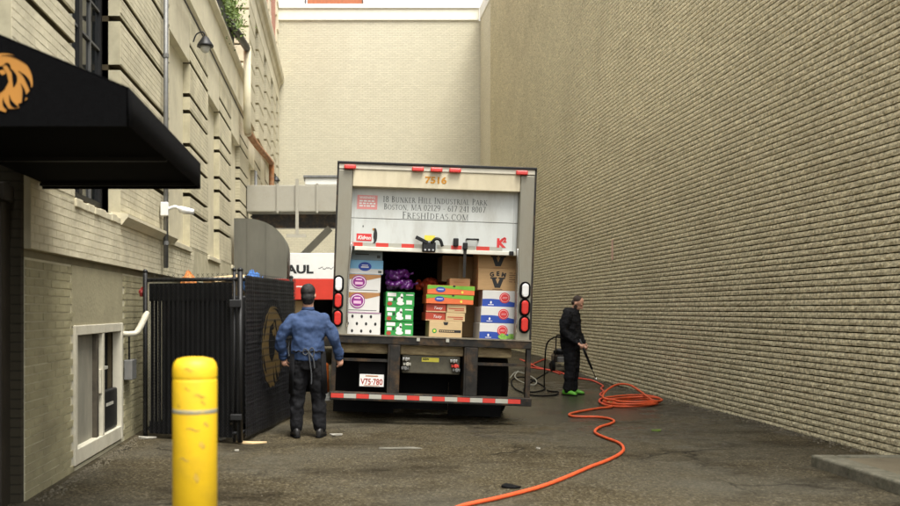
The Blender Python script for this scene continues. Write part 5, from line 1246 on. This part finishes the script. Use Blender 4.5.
b = MB()                                          # apron skirt wraps to the sides
for k in range(1): pass
ap = [(math.sin(R(a)) * (.205 if True else 0), -math.cos(R(a)) * .165) for a in range(48, 313, 8)]
b.add([(x * (1 + .0), y + .012, .985) for x, y in ap] + [(x * 1.10, y * 1.12 + .02, .50) for x, y in ap], [(i, i + 1, len(ap) + i + 1, len(ap) + i) for i in range(len(ap) - 1)])
o = b.build('apron', M_blackcloth, m1, smooth=True); o.modifiers.new('t', 'SOLIDIFY').thickness = .006
b = MB(); b.tube([(.2 * math.sin(R(a)), -.160 * math.cos(R(a)) - .004, .985 + .008 * math.sin(a)) for a in range(-60, 61, 10)], .009, 6); at = b.build('apron_tie', M_blackcloth, m1)
M_tie = mat('grey_cotton_tie', (.055, .058, .062), .9)
for (pts, r) in (([(.012, -.166, .985), (.05, -.175, 1.03), (.075, -.17, .99), (.06, -.172, .93), (.02, -.17, .98)], .007), ([(.012, -.166, .985), (-.03, -.175, 1.02), (-.05, -.172, .97), (-.02, -.172, .95), (.012, -.17, .98)], .007), ([(.012, -.17, .985), (.03, -.175, .85), (.045, -.17, .72), (.042, -.165, .62)], .008), ([(.01, -.17, .985), (.065, -.175, .9), (.08, -.17, .80)], .008)):
    b = MB(); b.tube(smooth_path(pts, 5), r, 6); b.build('tie_string', M_tie, at)
b = MB(); b.tube(smooth_path([(-.21, .04, 1.12), (-.225, .0, 1.02), (-.215, -.03, .93)], 5), .008, 6); b.build('keys_chain', M_tie, m1)
shoe(m1, -.135, -.02, R(-14), M_shoe, M_black); shoe(m1, .14, -.02, R(12), M_shoe, M_black)
b = MB(); b.ball((0, .005, 1.668), .087, .102, .093, 18, 12); b.ball((0, -.025, 1.60), .080, .075, .075, 16, 10); b.ball((0, -.03, 1.545), .062, .052, .03, 14, 8)
o = b.build('hair', M_hair, m1); remesh(o, .009, .008, .02, smooth=2)
# man with the pressure washer
m2p = G(571, 395); RZ = R(-124); m2 = thing('person', 'bearded person in black hoodie and green shoes aiming a spray wand by the wall', 'person', m2p, RZ)
hr = Matrix.Rotation(R(-38), 3, 'X') @ Matrix.Rotation(R(0), 3, 'Z')
b = MB(); hc = (0, .115, 1.565)
limb(b, [(0, .02, 1.36), (0, .045, 1.43), (0, .075, 1.49)], [.075, .064, .062]); head(b, hc, hr)
torso(b, [(0, .0, .86, .15, .11), (0, .0, 1.0, .155, .115), (0, .0, 1.15, .165, .12), (0, .01, 1.30, .17, .11), (0, .02, 1.37, .14, .09), (0, .025, 1.40, .08, .06)])
aR = [(.18, .01, 1.375), (.225, -.03, 1.21), (.235, -.04, 1.09), (.215, .08, .985), (.20, .185, .90)]
aL = [(-.18, .01, 1.375), (-.215, -.0, 1.20), (-.215, .03, 1.08), (-.20, .10, .97), (-.17, .16, .885)]
for a in (aR, aL): limb(b, a, [.058, .05, .043, .036, .028])
hand(b, aR[4], (-.1, .75, -.55), 1, 1.0, (-.5, -.3, -.6)); hand(b, aL[4], (.2, .45, -.85), -1, .8, (.9, .0, .1))
for sx in (-1, 1): limb(b, [(sx * .09, 0, .88), (sx * .10, .02, .46), (sx * .105, -.01, .08)], [.08, .045, .036])
o = b.build('body', M_skin, m2); remesh(o, .0065, smooth=2)
b = MB()
torso(b, [(0, .005, .78, .185, .168), (0, .005, .87, .20, .178), (0, .0, 1.0, .205, .18), (0, -.005, 1.15, .21, .178), (0, -.015, 1.27, .222, .175), (0, -.005, 1.37, .20, .15), (0, .015, 1.43, .14, .125), (0, .04, 1.47, .095, .10), (0, .055, 1.495, .082, .085)])
b.ball((0, -.06, 1.435), .115, .075, .07, 14, 8)
for a in (aR, aL): limb(b, [Vector(p) for p in a[:4]] + [Vector(a[3]).lerp(Vector(a[4]), .9)], [.09, .085, .075, .064, .05])
o = b.build('hoodie', M_blackcloth, m2); remesh(o, .011, .035, .085, smooth=3)
b = MB()
torso(b, [(0, .005, .76, .165, .14), (0, .005, .84, .175, .145)])
for sx in (-1, 1): limb(b, [(sx * .085, .005, .80), (sx * .095, .02, .62), (sx * .10, .025, .45), (sx * .105, .0, .27), (sx * .105, -.012, .10)], [(.103, .12), (.095, .104), (.084, .09), (.078, .085), (.078, .088)], 16)
o = b.build('trousers', M_blackcloth, m2); remesh(o, .011, .03, .08, smooth=3)
shoe(m2, -.12, .0, R(-10), M_greenshoe, M_black); shoe(m2, .115, -.03, R(12), M_greenshoe, M_black)
def hp(x, y, z): return tuple(Vector(hc) + hr @ Vector((x, y, z)))
b = MB(); b.ball(hp(0, -.032, .054), .079, .088, .080, 18, 12, hr); b.ball(hp(0, -.055, -.01), .074, .055, .06, 14, 9, hr)
o = b.build('hair', M_hair2, m2); remesh(o, .008, .006, .02, smooth=2)
b = MB(); b.ball(hp(0, .035, -.085), .057, .062, .042, 14, 9, hr); b.ball(hp(.055, .02, -.05), .02, .035, .04, 10, 7, hr); b.ball(hp(-.055, .02, -.05), .02, .035, .04, 10, 7, hr)
o = b.build('beard', M_hair2, m2); remesh(o, .007, .004, .02, smooth=3)
def W2(p): return m2p + Matrix.Rotation(RZ, 3, 'Z') @ Vector(p)

# ------------------------------------------------------------------ washer, wand, hoses
gr = W2((.17, .255, .855))
tip = P(597, 381, gr.y - .15)
wa = thing('spray_wand', 'black pressure washer lance held by the person in the hoodie', 'spray wand', gr)
dv = (tip - gr); dn = dv.normalized(); back = -dn
b = MB(); b.tube([back * .12 + Vector((0, 0, .0)), dn * .22], .022, 10); b.build('grip', M_blackmetal, wa, smooth=True)
b = MB(); b.tube([Vector((0, 0, 0)) - dn * .03, Vector((0, 0, -.10)) - dn * .06], .016, 8); b.build('trigger', M_blackmetal, wa, smooth=True)
b = MB(); b.tube([dn * .2, dn * .42], .02, 10); b.build('sleeve', M_black, wa, smooth=True)
b = MB(); b.tube([dn * .4, dv * .92], .008, 8); b.build('lance', M_darksteel, wa, smooth=True)
b = MB(); b.tube([dv * .91, dv], .013, 8); b.build('nozzle', M_chrome, wa, smooth=True)
hs_ = gr + back * .12
def hose(name, pts, r, m, label, n=8, sub=8, cat='hose'):
    b = MB(); b.tube(smooth_path(pts, sub), r, n); o = b.build(name, m, smooth=True); return tag(o, label, cat)
yb_ = hs_.y
blk = [hs_, P(560, 337.5, yb_ + .1), P(553, 338, yb_ + .2), P(547, 344, yb_ + .3), P(545, 360, yb_ + .3)] + [G(544.5, 386, .02)] + [G(x, y, .015) for x, y in ((549, 391), (558, 392), (555, 395), (540, 396), (527, 394), (514, 388), (512, 380), (522, 377), (534, 381), (545, 388), (535, 392), (524, 390), (530, 383), (548, 372))]
hose('pressure_hose', blk, .013, M_black, 'thin black pressure hose looping from the wand onto the asphalt')
pale = [G(x, y, .045) for x, y in ((510, 378), (516, 372), (526, 374), (536, 380), (534, 385), (524, 383), (515, 377), (518, 371))]
hose('garden_hose', pale, .01, mat('pale_grey_hose', (.3, .3, .25), .5), 'thin pale hose loops on the asphalt behind the bumper corner')
pix = [(440, 516), (462, 506), (500, 497.5), (540, 487), (568, 476.5), (590, 467), (606, 461), (619, 454.5), (623.5, 449), (619, 443), (606, 438), (597, 434), (595, 431), (600, 427), (611, 423.5), (614, 421), (608, 418.5), (596, 417), (582, 416.8), (571, 416), (570, 414), (580, 411.5), (598, 408.5), (612, 406.5)]
loops = []
for k in range(4):
    cx_, cy_, rx_, ry_ = 632 + (-3, 4, 0, 6, -1)[k], 404 + (0, .8, -.6, .3, 1.2)[k], (27, 22, 29, 24, 18)[k], (4.2, 3.2, 4.8, 2.6, 3.6)[k]
    for a in range(0, 360, 30): loops.append((cx_ + rx_ * math.cos(R(a + 200)), cy_ + ry_ * math.sin(R(a + 200)), .02 + .017 * k + .006 * math.sin(a)))
pts = [G(x, y, .018) for x, y in pix] + [G(x, y, 0) + Vector((0, 0, h)) for x, y, h in loops]
for x, y, h in ((603, 402, .1), (607, 396, .14), (618, 392.5, .2), (630, 393.5, .2), (641, 398, .14), (652, 404, .08)): pts.append(G(x, y + h * 20, 0) + Vector((0, 0, h)))
oh = hose('air_hose', pts, .017, M_hose, 'thick orange hose snaking across the asphalt into a coil by the wall')
red = [(612, 405.5), (601, 403), (599.5, 400), (603, 397.5), (600, 394.5), (603.5, 391.5), (601, 388.5), (603, 386), (597, 382.5), (590, 380), (577, 378), (566, 374.5), (556, 370.5), (545, 367.5), (536, 364), (529, 361.5), (520, 359)]
hose('air_hose', [G(x, y, .02) for x, y in red], .017, mat('red_rubber_hose', (.60, .06, .03), .45, var=.15), 'red hose running from the coil past the washer behind the truck')
hose('air_hose', [G(x, y, .02) for x, y in ((560, 374), (548, 369), (538, 366.5), (530, 364.5), (535, 361.5), (546, 358.5))], .016, mat('red_rubber_hose', (.6, .06, .03)), 'second red hose crossing behind the truck corner')
q = G(611, 405); b = MB(); b.tube([q + Vector((-.09, 0, .03)), q + Vector((.03, .02, .03))], .026, 10); b.build('coupling', mat('brass_coupling', (.35, .24, .08), .4, metal=.7), oh, smooth=True)
# pressure washer unit
wg = G(560, 371); pw = thing('pressure_washer', 'black wheeled pressure washer standing behind the person in the hoodie', 'pressure washer', wg)
for x in (-.2, .2):
    b = MB(); b.lathe([(.05, -.03), (.115, -.035), (.125, -.02), (.125, .02), (.115, .035), (.05, .03)], (x, -.15, .127), 20, 'x'); q = b.build('wheel', M_black, pw, smooth=True)
    b = MB(); b.lathe([(.055, -.02), (.055, .02)], (x, -.15, .127), 14, 'x'); b.build('rim', M_galv, q)
b = MB(); b.tube([(-.2, -.15, .127), (.2, -.15, .127)], .012, 8); b.build('axle', M_darksteel, pw)
for x in (-.17, .17):
    b = MB(); b.tube(smooth_path([(x, .25, .03), (x, .25, .18), (x, -.1, .2), (x, -.28, .45), (x, -.36, .82)], 5), .014, 8); b.build('frame_tube', M_blackmetal, pw, smooth=True)
b = MB(); b.tube([(-.17, -.36, .82), (.17, -.36, .82)], .016, 8); b.build('handle', M_black, pw, smooth=True)
b = MB(); b.box(-.16, .16, -.16, .2, .21, .38); b.build('engine', M_darksteel, pw, bevel=.03)
b = MB(); b.lathe([(.02, .52), (.09, .5), (.1, .46), (.1, .38)], (0, .0, 0), 16); b.build('recoil_cover', M_blackmetal, pw, smooth=True)
b = MB(); b.box(-.13, .1, -.1, .12, .385, .48); b.build('fuel_tank', M_black, pw, bevel=.03)
b = MB(); b.box(-.11, .11, -.28, -.17, .22, .34); b.build('pump', M_galv, pw, bevel=.015)
b = MB(); b.box(.1, .19, -.1, .1, .26, .36); b.build('muffler', M_orangecone if False else M_galv, pw, bevel=.02)
